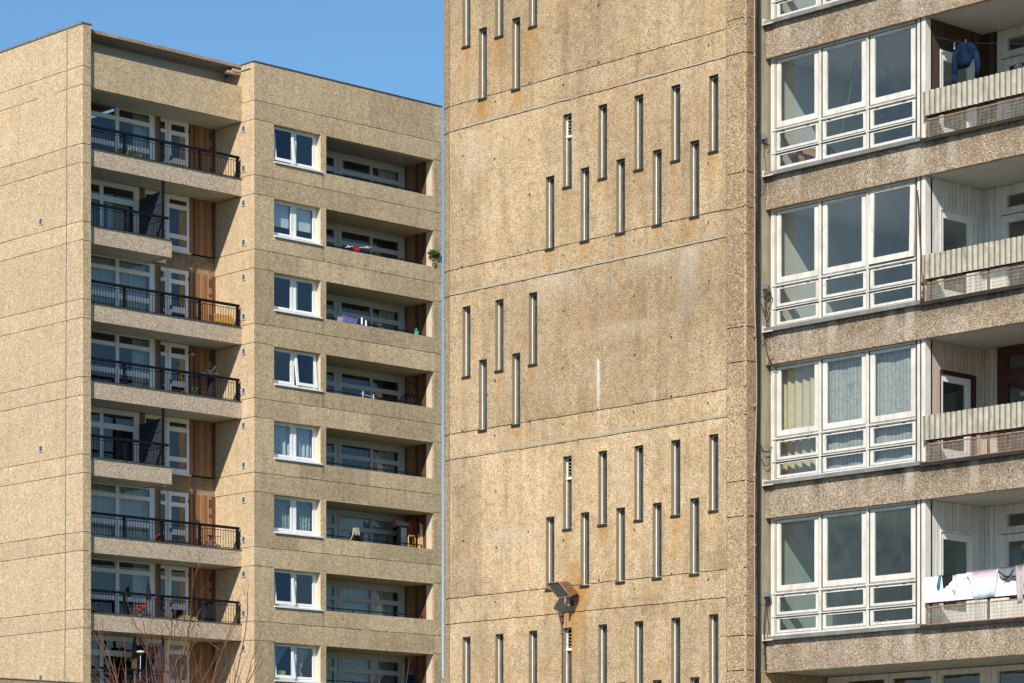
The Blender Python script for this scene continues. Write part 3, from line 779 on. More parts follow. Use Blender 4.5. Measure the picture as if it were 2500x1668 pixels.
# chamfered left edge
zs=[0]+sorted(jt)+[ZT]
for a,b in zip(zs,zs[1:]):
    aa=a+(.010 if a>0 else 0); bb=b-(.010 if b<ZT else 0)
    mb.poly([(TX+.0,TY1,aa),(TX+.045,TY1+.14,aa),(TX+.045,TY1+.14,bb),(TX+.0,TY1,bb)],2)
    mb.poly([(TX+.045,TY1+.14,aa),(TX+.10,TY1+.27,aa),(TX+.10,TY1+.27,bb),(TX+.045,TY1+.14,bb)],2)
    mb.poly([(TX+.10,TY1+.27,aa),(TX+9,TY1+.27,aa),(TX+9,TY1+.27,bb),(TX+.10,TY1+.27,bb)],2)
    mb.poly([(TX+.03,TY0,aa),(TX+.009,TY0+.009,aa),(TX+.009,TY0+.009,bb),(TX+.03,TY0,bb)],2)
    mb.poly([(TX+.009,TY0+.009,aa),(TX,TY0+.03,aa),(TX,TY0+.03,bb),(TX+.009,TY0+.009,bb)],2)
# dark drip cord near the left edge
mb.tube([(TX-.004,43.20+nz(z)*.006,z) for z in [4+i*.5 for i in range(34)]],.006,5,1)
# tie-bolt holes
for zr in [5.2+1.05*i for i in range(14)]:
    for i in range(8):
        u=36.42+.915*i+random.uniform(-.02,.02); z=zr+.2*(i%2)+random.uniform(-.03,.03)
        if random.random()<.15 or any(h[0]-.04<u<h[1]+.04 and h[2]-.05<z<h[3]+.05 for h in holes[:len(slits)]): continue
        r=.015+random.random()*.009; mb.poly([(TX-.003,u+r*cos(a),z+r*1.3*sin(a)) for a in [j*pi/3 for j in range(6)]],5)
# rear closure
mb.box(48.3,48.4,28,TY1+.3,0,ZT,0); mb.box(TX+.3,48.4,TY0+.2,TY1+.2,ZT-.2,ZT-.1,0)
mb.build('stair_wall',[M['agg_tower'],M['joint'],M['agg_corner'],M['reveal'],M['mortar'],M['slate']],BR)
# side return of the stair tower (faces right)
mb=MB()
hs=[(TX,39.745,z-.009,z+.009,.02,1) for z in jr]
plate(mb,'Y',TY0,TX+.03,39.745,0,ZT,hs,th=.03,cell=.12,celv=.2,jit=jitter(jr),paint=grime(dark=[(39.5,26,3,.16,.75),(39.45,16.5,3,.1,.6)]),rim=False)
mb.build('return_wall',[M['agg_corner'],M['joint']],BR)
mb=MB()
hs=[(39.76,LX+.3,z-.006,z+.006,.008,1) for z in [14.92-2.69*k for k in range(-4,5)]]
plate(mb,'Y',TY0+.012,39.745,LX+.4,5.66,ZT,hs,th=.05,cell=.4,rim=False)
mb.box(39.745,39.755,TY0-.004,TY0+.02,0,ZT,0)
mb.build('smooth_return',[M['smooth'],M['joint']],BR)
mb=MB(); plate(mb,'Y',TY0+.012,39.757,LX+.3,0,5.655,[],th=.05,cell=.3); mb.build('lower_return_wall',M['agg_corner'],BR)

# slit windows
random.seed(5)
for (a,b,z0,z1,i) in slits:
    if z1<5.5 or z0>19: continue
    top=z1-.0; lou=(i==8)
    mb=MB(); t=.022
    hl=[(a+.008,b-.026,z0+.035,(z1-.42 if lou else z1-t))]
    plate(mb,'X',TX+.09,a,b,z0,z1,hl+([(a+.008,b-.05,z1-.37,z1-.03,.04,1)] if lou else []),th=.05)
    pbox(mb,'X',TX+.09,b-.026,b-.0,z0+.02,z1,-.006,.02)   # broad white jamb seen at the left of each slit
    if lou:
        for q in range(5): pbox(mb,'X',TX+.09,a+.01,b-.05,z1-.355+q*.06,z1-.335+q*.06,-.015,.01,2)
        pbox(mb,'X',TX+.09,a,b,z1-.42,z1-.38,-.02,.0)
    fr=mb.build('slit_window',[M['slitwhite'],M['slate'],M['louvre']],BR)
    g=MB(); h=hl[0]; g.gpoly([(TX+.115,h[0],h[2]),(TX+.115,h[1],h[2]),(TX+.115,h[1],h[3]),(TX+.115,h[0],h[3])]); g.build('pane',M['glass_slit'],fr)
    mb=MB(); mb.box(TX-.02,TX+.09,a+.004,b-.004,z0-.012,z0+.014); mb.box(TX-.022,TX-.004,a-.006,b+.01,z0-.03,z0+.008); mb.build('sill',M['slate'],fr)
    mb=MB(); 
    mb.box(TX+.004,TX+.09,a+.003,b-.003,z1-.016,z1-.003); mb.build('head',M['slate'],fr)
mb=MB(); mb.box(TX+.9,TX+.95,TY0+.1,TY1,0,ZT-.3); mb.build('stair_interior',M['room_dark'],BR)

# bay storeys -----------------------------------------------------------------
YE=27.5
sills=[19.66,16.97,14.32,11.60,8.92,6.21]
def sheetfold(mb,X,y0,y1,z0,z1,wl,amp,th=.012,prof='sin'):
    n=int((y1-y0)/wl*8)
    rows=[]
    for j,z in enumerate((z0,z1)):
        for s in (0,th):
            row=[]
            for i in range(n+1):
                y=y0+(y1-y0)*i/n; ph=(y/wl)%1
                o=-amp*(abs(sin(pi*ph))**.8)*1.2 if prof=='sin' else (amp if ph<.25 else -amp)
                zz=z+(.006*nz(y*5,z) if prof=='sin' else 0)
                row.append(mb.vert((X+o+s,y,zz)))
            rows.append(row)
    for i in range(n):
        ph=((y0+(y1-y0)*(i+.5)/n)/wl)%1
        mb.face((rows[0][i],rows[0][i+1],rows[2][i+1],rows[2][i]),1 if (ph<.10 or ph>.93) else 0); mb.face((rows[1][i],rows[1][i+1],rows[3][i+1],rows[3][i]))  # faces by the rib cusps carry the painted valley shade
        mb.face((rows[0][i],rows[0][i+1],rows[1][i+1],rows[1][i])); mb.face((rows[2][i],rows[2][i+1],rows[3][i+1],rows[3][i]))
for si,Sz in enumerate(sills):
    top=sills[si-1]-.555 if si>0 else Sz+2.14
    # spandrel band
    random.seed(40+si)
    dk=[(random.uniform(30,35.5),Sz,Sz-random.uniform(.15,.5),random.uniform(.1,.4),random.uniform(.15,.75 if si in (2,3,4) else .25)) for _ in range(18)]
    if si in (3,4): dk+=[(u,Sz,Sz-.3,.5,.8) for u in (32.6,31.9,31.3,30.5)]+[(35.5,Sz,Sz-.5,.1,.4)]
    pa=[(random.uniform(30,35.5),Sz,Sz-.55,random.uniform(.05,.15),random.uniform(.1,.5)) for _ in range(6)]+[(32.35,Sz,Sz-.6,.12,.55)]
    mb=MB(); zb=Sz-.555 if si<5 else Sz-.55
    plate(mb,'X',PX,YE,TY0-.004,zb,Sz+.005,[(32.20,32.206,zb,Sz,.006,0),(33.9,33.904,zb,Sz,.004,0)],th=.11,cell=.09,paint=grime([],dk,pa),jit=lambda u,v:(nz(u*6,v)*.006+nz(u*21,v)*.004) if v<zb+.01 else 0)
    sp=mb.build('spandrel_band',M['agg_spandrel'],BR)
    mb=MB(); mb.box(PX+.11,LX+.5,YE,LY+.15,zb+.01,zb+.16); 
    mb.box(PX+.11,WX+.3,LY+.15,TY0,zb+.01,zb+.16)
    if si==5: mb.box(WX+.3,LX+.5,LY+.15,TY0,zb+.01,zb+.16)
    mb.build('slab',M['ceiling'],sp)
    # sill flashing
    mb=MB(); mb.box(39.80,WX-.002,LY+.0,TY0-.012,Sz+.012,Sz+.075); mb.box(39.795,39.80,LY,TY0-.012,Sz+.006,Sz+.06)
    mb.box(39.80,PX+.1,YE,LY,Sz+.012,Sz+.04,1); mb.box(39.795,39.81,YE,LY,Sz-.02,Sz+.012,1)
    mb.box(39.785,39.80,TY0-.03,TY0-.006,Sz+.0,Sz+.115,2); mb.box(39.80,39.99,TY0-.03,TY0-.006,Sz+.08,Sz+.115,2); mb.box(39.785,39.80,TY0-.25,TY0-.03,Sz+.0,Sz+.018,2)
    mb.build('sill_flashing',[M['lead'],M['slate'],M['oldwhite']],BR)
    # bay window
    hd=top
    u=[(34.415,35.40),(33.36,34.335),(32.30,33.275)]  # sash openings (right to left order below)
    cols=[(34.43,35.42),(33.37,34.36),(32.30,33.30)]
    rws=[(Sz+.13,Sz+.415),(Sz+.45,Sz+.80),(Sz+.86,hd-.035)]
    holes=[(a,b,c0,c1) for (a,b) in cols for (c0,c1) in rws]
    mb=MB(); plate(mb,'X',WX,32.255,35.53,Sz+.077,hd,holes,th=.09,mrev=1)
    for yy in (34.395-.030,34.395+.030,33.335-.030,33.335+.030,35.445,32.275): pbox(mb,'X',WX,yy-.004,yy+.004,Sz+.09,hd-.02,-.002,.01,1)  # thin dark strips paint the shade of mullion and jamb grooves
    for (za,zb_) in ((Sz+.842,Sz+.850),(Sz+.436,Sz+.444)):
        for (a,b) in cols: pbox(mb,'X',WX,a+.01,b-.01,za,zb_,-.0205,-.01,1)
    for ym in (34.395,33.335): pbox(mb,'X',WX,ym-.012,ym+.012,Sz+.08,hd-.01,-.02,.0)
    for zz in (Sz+.83,Sz+.432): pbox(mb,'X',WX,32.27,35.50,zz-.012,zz+.008,-.018,.0)
    pbox(mb,'X',WX,35.475,35.49,Sz+.08,hd-.01,-.012,0)
    # corner post with mouldings
    for (a,b,d) in ((32.23,32.255,-.01),(32.165,32.23,-.035),(32.14,32.165,-.01),(32.053,32.14,-.045)): pbox(mb,'X',WX,a,b,Sz+.03,hd,d,.14)
    for (a,b) in cols:
        for hy in (a+.2,b-.22): pbox(mb,'X',WX,hy,hy+.07,Sz+.815,Sz+.832,-.028,-.0)
    for yy in (32.258,32.162,32.138): pbox(mb,'X',WX,yy-.003,yy+.003,Sz+.03,hd,-.046,-.005,1)
    fr=mb.build('bay_window',[M['oldwhite'],M['darkgap']],BR)
    g=MB()
    for ci,(a,b) in enumerate(cols):
        for ri,(c0,c1) in enumerate(rws):
            e=.011; w=.105 if ri==2 else .075; wt=.06 if ri==2 else .035; wb=.11 if ri==2 else .055
            tilt=.03 if (si==3 and ci==2 and ri==2) else 0
            s=MB()
            def q(y,z,d): 
                r=c1-z; return (WX+d-r*sin(tilt)-(.02 if tilt else 0),y+ (r*.0 if tilt else 0),c1-r*cos(tilt))
            def bx(y0,y1,z0,z1,d0,d1):
                a_=[s.vert(q(y,z,d)) for z in (z0,z1) for y in (y0,y1) for d in (d0,d1)]
                for qq in ((0,2,3,1),(4,5,7,6),(0,1,5,4),(2,6,7,3),(0,4,6,2),(1,3,7,5)): s.face([a_[i_] for i_ in qq])
            bx(a+e,b-e,c0+e,c0+wb,.012,.05); bx(a+e,b-e,c1-wt,c1-e,.012,.05); bx(a+e,a+w,c0+wb,c1-wt,.012,.05); bx(b-w,b-e,c0+wb,c1-wt,.012,.05)
            s.build('sash',[M['oldwhite'] if (ri==2 or random.random()<.4) else M['flaky']],fr)
            g.gpoly([q(y,z,.03) for y,z in ((a+w,c0+wb),(b-w,c0+wb),(b-w,c1-wt),(a+w,c1-wt))])
    g.build('pane',M['glass_dusty' if si==5 else 'glass_bay'],fr)
    # room
    mb=MB()
    mb.box(WX+.1,44.5,35.44,35.50,Sz-.1,hd); mb.box(44.5,44.55,32.1,35.5,Sz-.1,hd); mb.box(WX+.1,44.5,32.1,35.5,Sz-.2,Sz-.1); mb.box(WX+.1,44.5,LY+.12,35.5,hd,hd+.05)
    mb.box(LX+.1,44.5,LY+.06,LY+.11,Sz-.1,hd)
    mb.build('room_interior',M['room'],BR)
    if si==4:
        curtain('X',WX,34.40,35.42,Sz+.05,hd-.04,.22,.035,.17,M['cur_cream'],fr,seed=1)
        curtain('X',WX,33.38,34.34,Sz+.05,hd-.04,.15,.012,.5,M['cur_stripe'],fr,seed=2)
        curtain('X',WX,32.26,33.32,Sz+.05,hd-.04,.15,.012,.5,M['cur_stripe'],fr,seed=3)
    # loggia
    cl={1:'wood_dark',2:'wood_dark',3:'clad_white',4:'clad_beige',5:'clad_white'}.get(si,'clad_white')
    dz=hd-.455
    mb=MB(); plate(mb,'Y',LY,WX+.1,LX,Sz-.35,hd+.005,[(40.33,41.31,Sz-.35,dz)],th=.08); 
    mb.build('loggia_side_wall',M[cl],BR)
    fm=M['maroon'] if si==4 else (M['white'] if si==2 else M['oldwhite'])
    mb=MB(); plate(mb,'Y',LY,40.335,41.305,Sz-.35,dz-.004,[(40.345,41.18,Sz-.35,dz-.075)] if si==4 else [(40.355,41.245,Sz-.35,dz-.045)],th=.10,d0=-.012)
    dr=mb.build('door_frame',fm,BR)
    da,db=(40.35,41.175) if si==4 else (40.36,41.24); dt=dz-.08 if si==4 else dz-.05
    mb=MB(); plate(mb,'Y',LY,da,db,Sz-.35,dt,[(da+.075,db-.13,Sz+.35,dt-.11)],th=.05,d0=.01)
    mb.build('door_leaf',M['white'],dr)
    g=MB(); g.gpoly([(x,LY+.035,z) for x,z in ((da+.075,Sz+.35),(db-.13,Sz+.35),(db-.13,dt-.11),(da+.075,dt-.11))]); g.build('pane',M['glass'],dr)
    # rear wall of loggia
    mb=MB(); plate(mb,'X',LX,31.755,LY,Sz-.35,hd+.005,[],th=.08); mb.build('cladding_strip',M[cl],BR)
    fm=M['maroon'] if si==4 else M['oldwhite']
    p=[(30.2,31.55,hd-.37,hd-.16),(30.3,31.545,Sz+.55 if si!=3 else Sz+.30,hd-.62)]
    w=framed('X',LX,29.9,31.752,Sz+(.16 if si in(4,) else -.35),hd+.004,p,'loggia_window',BR,fm,M['glass'],th=.08,mulls=[(30,31.74,hd-.445,hd-.43)])
    if si!=4:
        mb=MB(); pbox(mb,'X',LX,31.10,31.17,hd-.555,hd-.54,-.03,0); pbox(mb,'X',LX,30.05,31.66,hd-.5,hd-.49,-.012,0); mb.build('trickle_vent',M['slate'],w)
    if si==4:
        mb=MB(); plate(mb,'X',LX,29.9,31.754,Sz-.35,Sz+.158,[],th=.08); mb.build('under_window_panel',M['clad_beige'],BR)
    mb=MB(); mb.box(LX+.0,LX+.1,YE,29.9,Sz-.35,hd); mb.box(LX+.6,LX+.65,YE,LY,Sz-.35,hd); mb.box(PX+.2,LX+.6,YE,LY,Sz-.42,Sz-.36); mb.build('loggia_enclosure',M['ceiling'],BR)
    # balustrade
    mb=MB()
    if si==5:
        sheetfold(mb,39.875,YE+1,32.03,Sz+.42,Sz+.845,.125,.006,prof='box'); bt=M['corrwhite']
    else:
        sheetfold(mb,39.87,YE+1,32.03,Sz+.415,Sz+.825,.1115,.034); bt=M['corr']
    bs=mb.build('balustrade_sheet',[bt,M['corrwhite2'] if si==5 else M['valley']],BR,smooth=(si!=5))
    mb=MB(); mb.box(39.915,39.95,YE+1,32.0,Sz+.40,Sz+.44); mb.box(39.925,39.96,YE+1,32.0,Sz+.70,Sz+.74)
    for yy in (31.95,30.75,29.55): mb.box(39.93,39.96,yy-.03,yy,Sz+.02,Sz+.8)
    mb.build('support_rail',M['darkmetal'],bs)
    mb=MB()
    mb.box(39.86,39.885,YE+1,31.98,Sz+.335,Sz+.355); mb.box(39.86,39.885,YE+1,31.98,Sz+.045,Sz+.062); mb.box(39.86,39.885,31.95,31.98,Sz+.045,Sz+.355)
    ms=mb.build('mesh_frame',M['rust'],bs)
    mb=MB(); y=31.93
    while y>29.6: mb.box(39.871,39.877,y-.0028,y+.0028,Sz+.06,Sz+.335); y-=.0265
    for q_ in range(4): mb.box(39.867,39.873,29.6,31.95,Sz+.105+q_*.058,Sz+.110+q_*.058)
    mb.build('wire_mesh',M['mesh'],bs)
# set-back windows under the lowest band
mb=MB(); plate(mb,'X',LX,29.0,35.52,2.6,5.655,[(34.22,35.08,3.2,5.56),(33.18,34.05,3.2,5.56),(32.12,32.95,3.2,5.56),(30.9,31.75,3.2,5.56),(29.6,30.6,3.2,5.56)],th=.08)
for ym in (34.13,33.06,31.9): pbox(mb,'X',LX,ym-.02,ym+.02,2.7,5.64,-.03,0)
w=mb.build('recessed_window',M['oldwhite'],BR)
mb=MB(); mb.gpoly([(LX+.05,29,3),(LX+.05,35.4,3),(LX+.05,35.4,5.6),(LX+.05,29,5.6)]); mb.build('pane',M['glass'],w)
mb=MB(); mb.box(LX,LX+.3,YE,35.5,0,2.6); mb.build('base_wall',M['agg_corner'],BR)
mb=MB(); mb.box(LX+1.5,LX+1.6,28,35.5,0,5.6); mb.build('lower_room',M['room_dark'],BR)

# pipes and cable bundle on the return wall ----------------------------------------
mb=MB()
mb.tube([(39.565+.006*nz(z*.7,3)+(.05*max(0,sin((z-9.2)*1.1)) if 9.2<z<12 else 0),TY0-.03,z) for z in [3+i*.25 for i in range(70)]],.014,8)
for z in [4.2+1.22*i for i in range(14)]: mb.tube([(39.565,TY0-.03,z-.03),(39.565,TY0-.03,z+.03)],.021,8)
tagged(mb.build('conduit',M['pipe'],None,smooth=True,origin=(39.565,TY0-.03,3)),'slim pinkish-brown conduit running up the tower corner left of the black cables','pipe')
mb=MB()
for j in range(5):
    mb.tube([(39.64+j*.018+.012*nz(z*.8,j*3)+.01*nz(z*2.5,j),TY0-.02-.012*(j%2)+.006*nz(z,j),z) for z in [3+i*.2 for i in range(88)]],.010,6)
mb.tube([(39.70,TY0-.015,3),(39.70,TY0-.015,20)],.018,6)
tagged(mb.build('cable_bundle',M['cable'],None,smooth=True,origin=(39.64,TY0-.02,3)),'thick bundle of black cables clipped in the corner beside the glazed bays','cable')
def loop(c,r,turns,seed,drop=.0):
    random.seed(seed); pts=[]
    for i in range(int(turns*16)):
        a=2*pi*i/16; pts.append((c[0]+r*(1+.25*sin(i*.37))*sin(a)*.8,c[1]-.02-.02*sin(a*.5),c[2]-r+r*1.3*cos(a)*(1+.15*sin(i*.21))-drop*i/16))
    return pts
for (x,z,r,t,lab,cat_) in ((39.80,15.02,.055,4,'small grey junction box with a tight coil of cable, uppermost in the tower corner','junction box'),
                   (39.84,12.41,.10,3,'grey junction box with wide loose wire loops, middle one in the tower corner','junction box'),
                   (39.87,7.03,.07,2,'small dark junction box with green tape, lowest in the tower corner','junction box')):
    t_=thing('junction_box',(x,TY0,z),lab,cat_,'junction boxes in the tower corner')
    mb=MB(); mb.box(x-.035,x+.035,TY0-.06,TY0+.01,z-.045,z+.045); mb.box(x-.028,x+.028,TY0-.07,TY0-.06,z-.035,z+.035); mb.build('box_body',M['boxgrey'],t_)
    mb=MB(); mb.tube(loop((x+.03,TY0-.02,z),r,t,int(z*10)),.0055,5)
    mb.tube([(x,TY0-.03,z-.04),(x+.01,TY0-.03,z-.3),(x+.06,TY0-.04,z-.55),(x-.02,TY0-.03,z-.9),(x-.1,TY0-.02,z-1.0)],.005,5)
    mb.build('cable_loop',M['cable'],t_)
    if z<8:
        mb=MB(); mb.tube([(x+.05,TY0-.06,z+.02),(x+.075,TY0-.07,z-.05),(x+.09,TY0-.07,z-.13)],.012,6); mb.build('green_tape',M['greenplastic'],t_)
def wire(pts,r,lab,origin):
    P=[Vector(p) for p in pts]; o=[]
    for i in range(len(P)-1):
        for j in range(6):
            t=j/6; a=P[max(i-1,0)];b=P[i];c=P[i+1];d=P[min(i+2,len(P)-1)]
            o.append(.5*((2*b)+(c-a)*t+(2*a-5*b+4*c-d)*t*t+(3*b-a-3*c+d)*t**3))
    o.append(P[-1]); mb=MB(); mb.tube(o,r*1.4,5); return tagged(mb.build('loose_wire',M['cable'],None,origin=origin),lab,'cable','loose wires by the bay windows')
y=TY0-.04
wire([(39.72,y,12.1),(39.86,y,11.9),(39.93,y,12.05),(39.97,y-.05,12.2),(39.9,y,12.3),(39.82,y,12.1),(39.86,y,11.8),(39.93,y,11.66),(39.80,y-.05,11.6),(39.76,y-.05,11.45),(39.84,y-.1,11.1),(39.93,y-.2,10.98),(39.88,y-.15,11.15),(39.78,y-.08,11.0)],.005,'tangled thin black wire hanging past the second sill from the middle junction box',(39.72,y,11))
wire([(39.72,y,9.62),(39.80,y,9.52),(39.9,y,9.53),(39.96,y-.05,9.62)],.006,'short black wire drooping across to the bay with the curtains',(39.72,y,9.5))
wire([(39.73,y,9.40),(39.82,y,9.28),(39.93,y,9.32),(39.96,y,9.5)],.005,'thin dark wire sagging just under another beside the curtained bay',(39.73,y,9.3))
wire([(39.86,y,6.95),(39.80,y,6.5),(39.79,y-.03,6.0),(39.80,y-.03,5.8),(39.83,y,5.7)],.007,'black wire dropping past the lowest pebble band at its left end',(39.8,y,5.7))

# floodlight -------------------------------------------------------------------
FL=thing('floodlight',(TX,39.9,7.15),'rusty rectangular floodlight tilted out from the slit-window wall above a rust stain','floodlight')
mb=MB()
A=Vector((38.93,40.09,7.50));B=Vector((38.93,39.76,7.50));Cc=Vector((39.10,39.62,7.235));D=Vector((39.10,39.95,7.235))
n_=(B-A).cross(D-A).normalized(); 
if n_.x>0: n_=-n_
bk=Vector((.17,-.0,.03))
def quadbox(mb,p,off,m=0):
    a=[mb.vert(v) for v in p]; b=[mb.vert(v+off) for v in p]
    mb.face(a,m); mb.face(b[::-1],m)
    for i in range(4): mb.face((a[i],a[(i+1)%4],b[(i+1)%4],b[i]),m)
cen=(A+B+Cc+D)/4
back=[cen+(v-cen)*.82+Vector((.20,-.05,.05)) for v in (A,B,Cc,D)]
fa=[mb.vert(v) for v in (A,B,Cc,D)]; ba=[mb.vert(v) for v in back]
for i in range(4): mb.face((fa[i],fa[(i+1)%4],ba[(i+1)%4],ba[i]))
mb.face(ba[::-1])
rm=MB()
for (p,q_) in ((A,B),(B,Cc),(Cc,D),(D,A)): rm.tube([p,q_],.011,6)
rm.build('rim',M['rust'],FL)
mb.build('housing',M['rusthouse'],FL)
mb=MB(); mb.poly([cen+(v-cen)*.93+n_*.002 for v in (A,B,Cc,D)]); mb.build('lens',simple('lamp_lens',(.10,.11,.09),.25,spec=.6),FL)
mb=MB(); mb.box(39.2,39.35,39.81,39.85,7.22,7.34); mb.box(39.34,TX-.002,39.80,39.88,7.10,7.40); mb.box(39.10,39.34,39.655,39.675,7.18,7.30)
mb.build('bracket',M['darkmetal'],FL)
mb=MB(); mb.tube([(39.1,39.76,7.22),(39.1,39.76,7.08)],.022,10); mb.build('photocell',M['boxgrey'],FL,smooth=True)
mb=MB(); mb.ball((39.2,39.78,7.09),.032); mb.tube([(39.2,39.79,7.08),(39.24,39.82,7.0)],.02,8,r1=.008); mb.build('sensor',M['boxgrey'],FL,smooth=True)
mb=MB(); mb.tube([(TX-.02,40.09,6.93),(TX-.02,40.085,3.5)],.011,8)
for z in (6.6,6.0,5.2): mb.ball((TX-.02,40.087,z),.018)
mb.box(TX-.06,TX-.002,40.05,40.15,6.92,7.0); mb.box(TX-.05,TX-.002,40.06,40.12,6.8,6.9); mb.tube([(TX-.006,40.0,6.97),(TX-.006,40.0,6.7)],.003,5)
mb.tube([(TX-.01,40.12,6.85),(TX-.01,40.14,6.6),(TX-.01,40.09,6.5),(TX-.01,39.98,6.5),(TX-.01,39.95,6.58)],.003,5)
tagged(mb.build('rusty_conduit',M['rustdark'],None,origin=(TX,40.09,3.5)),'thin rusty conduit with a small switch box below the floodlight','pipe')

# ================================================================== THINGS ON THE LEFT BLOCK
def cloth(name,mat,lab,cat,pl,c,pts,th=.01,group=None,wave=.012):
    """hanging cloth: outline polygon (u,z) triangulated as a fan of strips with folds, real thickness"""
    us=[p[0] for p in pts]; u0,u1=min(us),max(us); n=14
    def span(u):
        zs=[]
        for i in range(len(pts)):
            (a,za),(b,zb)=pts[i],pts[(i+1)%len(pts)]
            if (a-u)*(b-u)<=0 and abs(a-b)>1e-6: zs.append(za+(zb-za)*(u-a)/(b-a))
        return (min(zs),max(zs)) if zs else None
    mb=MB(); rows=[]
    for i in range(n+1):
        u=u0+(u1-u0)*(.001+.998*i/n); s=span(u)
        if not s: continue
        col_=[]
        for d in (0,th):
            for j in range(6):
                t=j/5; z=s[1]+(s[0]-s[1])*t
                col_.append(mb.vert(mp(pl,c)(u,z,d+wave*sin(i*1.3+t*1.5)*t)))
        rows.append(col_)
    for a,b in zip(rows,rows[1:]):
        for j in range(5):
            mb.face((a[j],b[j],b[j+1],a[j+1])); mb.face((a[6+j],b[6+j],b[7+j],a[7+j]))
        mb.face((a[0],b[0],b[6],a[6])); mb.face((a[5],b[5],b[11],a[11]))
    mb.face(rows[0][:6]+rows[0][:5:-1]); mb.face(rows[-1][:6]+rows[-1][:5:-1])
    zb=min(p[1] for p in pts)
    o=mp(pl,c)((u0+u1)/2,zb,0)
    return tagged(mb.build(name,mat,None,smooth=True,origin=o),lab,cat,group)
# loggia items
cloth('red_cloth',M['red'],'small bright red cloth hung over the loggia edge','cloth','Y',86.38,[(73.80,26.03),(74.17,26.09),(74.12,25.90),(73.92,25.90)])
for (a,b,l) in ((73.45,73.82,'white clothes-airer arm poking out left of the red cloth'),(74.15,74.72,'white clothes-airer arm with crossbar right of the red cloth')):
    mb=MB(); z0=25.95 if a<74 else 26.05
    mb.tube([(a,86.36,z0),(b,86.36,z0+.10)],.012,6); mb.tube([(b-.2,86.3,z0+.02),(b-.2,86.45,z0+.12)],.01,6)
    tagged(mb.build('airer_arm',M['whitecloth'],None,origin=(a,86.36,z0)),l,'clothes airer','airer arms on the loggia edge')
def plant(name,loc,h,w,n,leaf,lab,pot=None,potm='terracotta',trunk=False,leafsize=.09,flowers=None):
    t=thing(name,loc,lab,'plant')
    x,y,z=loc; mb=MB(); ph=0
    if pot:
        pr,ph=pot; p=MB(); p.tube([(x,y,z),(x,y,z+ph)],pr*.75,12,r1=pr); p.tube([(x,y,z+ph-.02),(x,y,z+ph)],pr*1.08,12); p.build('plant_pot',M[potm],t)
    if trunk:
        p=MB(); p.tube([(x,y,z+ph),(x+.03,y,z+ph+h*.5),(x-.01,y,z+ph+h*.75)],.015,6); p.build('stem',M['darkbark'],t)
    for i in range(n):
        a=random.random()*2*pi; r=w*sqrt(random.random()); zz=z+ph+h*(random.uniform(.55,1) if trunk else random.uniform(.0,1))
        mb.leaf((x+r*cos(a),y+r*sin(a)*.6,zz),leafsize)
    mb.build('foliage',M[leaf],t)
    if flowers:
        mb=MB()
        for i in range(flowers): 
            a=random.random()*2*pi; r=w*random.uniform(.3,1); mb.ball((x+r*cos(a),y-.05+r*sin(a)*.4,z+ph+h*random.uniform(.3,1.1)),.035,jit=.2)
        mb.build('flower',M['redflower'],t)
    return t
plant('potted_plant',(77.95,86.42,25.88),.48,.24,230,'leaf','leafy pot plant standing on the loggia corner beside the sky gap',pot=(.09,.14),trunk=True,leafsize=.12)
plant('potted_plant',(76.45,86.75,25.72),.32,.2,90,'leaf','low green plant behind the loggia rail, between the red cloth and corner pot plant')
cloth('towel',M['lilac'],'lilac towel airing behind the loggia rail','towel','Y',86.62,[(73.55,23.52),(74.28,23.46),(74.26,23.18),(73.55,23.22)])
cloth('garment',M['pinkgrey'],'pale pinkish garment hanging next to the lilac towel','clothing','Y',86.64,[(73.30,23.42),(73.54,23.45),(73.54,23.2),(73.28,23.22)])
for (x,z,l) in ((74.42,23.44,'white peg basket on the loggia edge beside the lilac towel'),(74.62,23.36,'little white bottle second from the lilac towel')):
    mb=MB(); mb.tube([(x,86.55,z-.2),(x,86.55,z),(x,86.55,z+.02)],.035,8); mb.ball((x,86.55,z+.04),.03)
    tagged(mb.build('white_bottle',M['whitecloth'],None,origin=(x,86.55,z-.2)),l,'bottle','white oddments on the loggia edge')
mb=MB(); mb.tube([(77.33,86.75,23.0),(77.33,86.75,23.38)],.10,10); mb.tube([(77.33,86.75,23.38),(77.33,86.75,23.5)],.05,8,r1=.03)
tagged(mb.build('green_canister',M['greenplastic'],None,smooth=True,origin=(77.33,86.75,23)),'green plastic canister standing by the loggia side wall','canister')
# hanging egg chair
t=thing('hanging_chair',(77.5,87.3,19.3),'dark wicker egg chair hanging from a curved stand in the loggia','chair')
mb=MB(); mb.tube([(77.95,87.35,19.3)]+[(77.62+.36*cos(a),87.35,21.15+.36*sin(a)) for a in [i*pi/10 for i in range(0,9)]],.028,7); mb.build('stand',M['darkmetal'],t,smooth=True)
mb=MB()
for i in range(14):
    a=2*pi*i/14; mb.tube([(77.42+.40*sin(b)*cos(a),87.3+.35*sin(b)*sin(a),20.62+.46*cos(b)) for b in [j*pi/10 for j in range(11)]],.010,4)
for j in range(1,8):
    b=j*pi/8; mb.tube([(77.42+.40*sin(b)*cos(a),87.3+.35*sin(b)*sin(a),20.62+.46*cos(b)) for a in [i*pi/8 for i in range(17)]],.010,4)
mb.build('basket',M['cable'],t)
mb=MB(); mb.tube([(77.42,87.3,21.08),(77.43,87.33,21.45)],.008,5); mb.build('chain',M['cable'],t)
# small drying rack
mb=MB(); mb.tube([(74.6,86.7,20.3),(74.6,86.7,20.78)],.012,5); mb.tube([(75.12,86.7,20.25),(75.12,86.7,20.72)],.012,5); mb.tube([(74.5,86.7,20.66),(75.2,86.7,20.60)],.010,5); mb.tube([(74.56,86.6,20.7),(74.66,86.8,20.75)],.01,5)
tagged(mb.build('drying_rack',M['whitecloth'],None,origin=(74.6,86.7,20.3)),'thin white drying rack behind the loggia rail, left of the egg chair','drying rack')
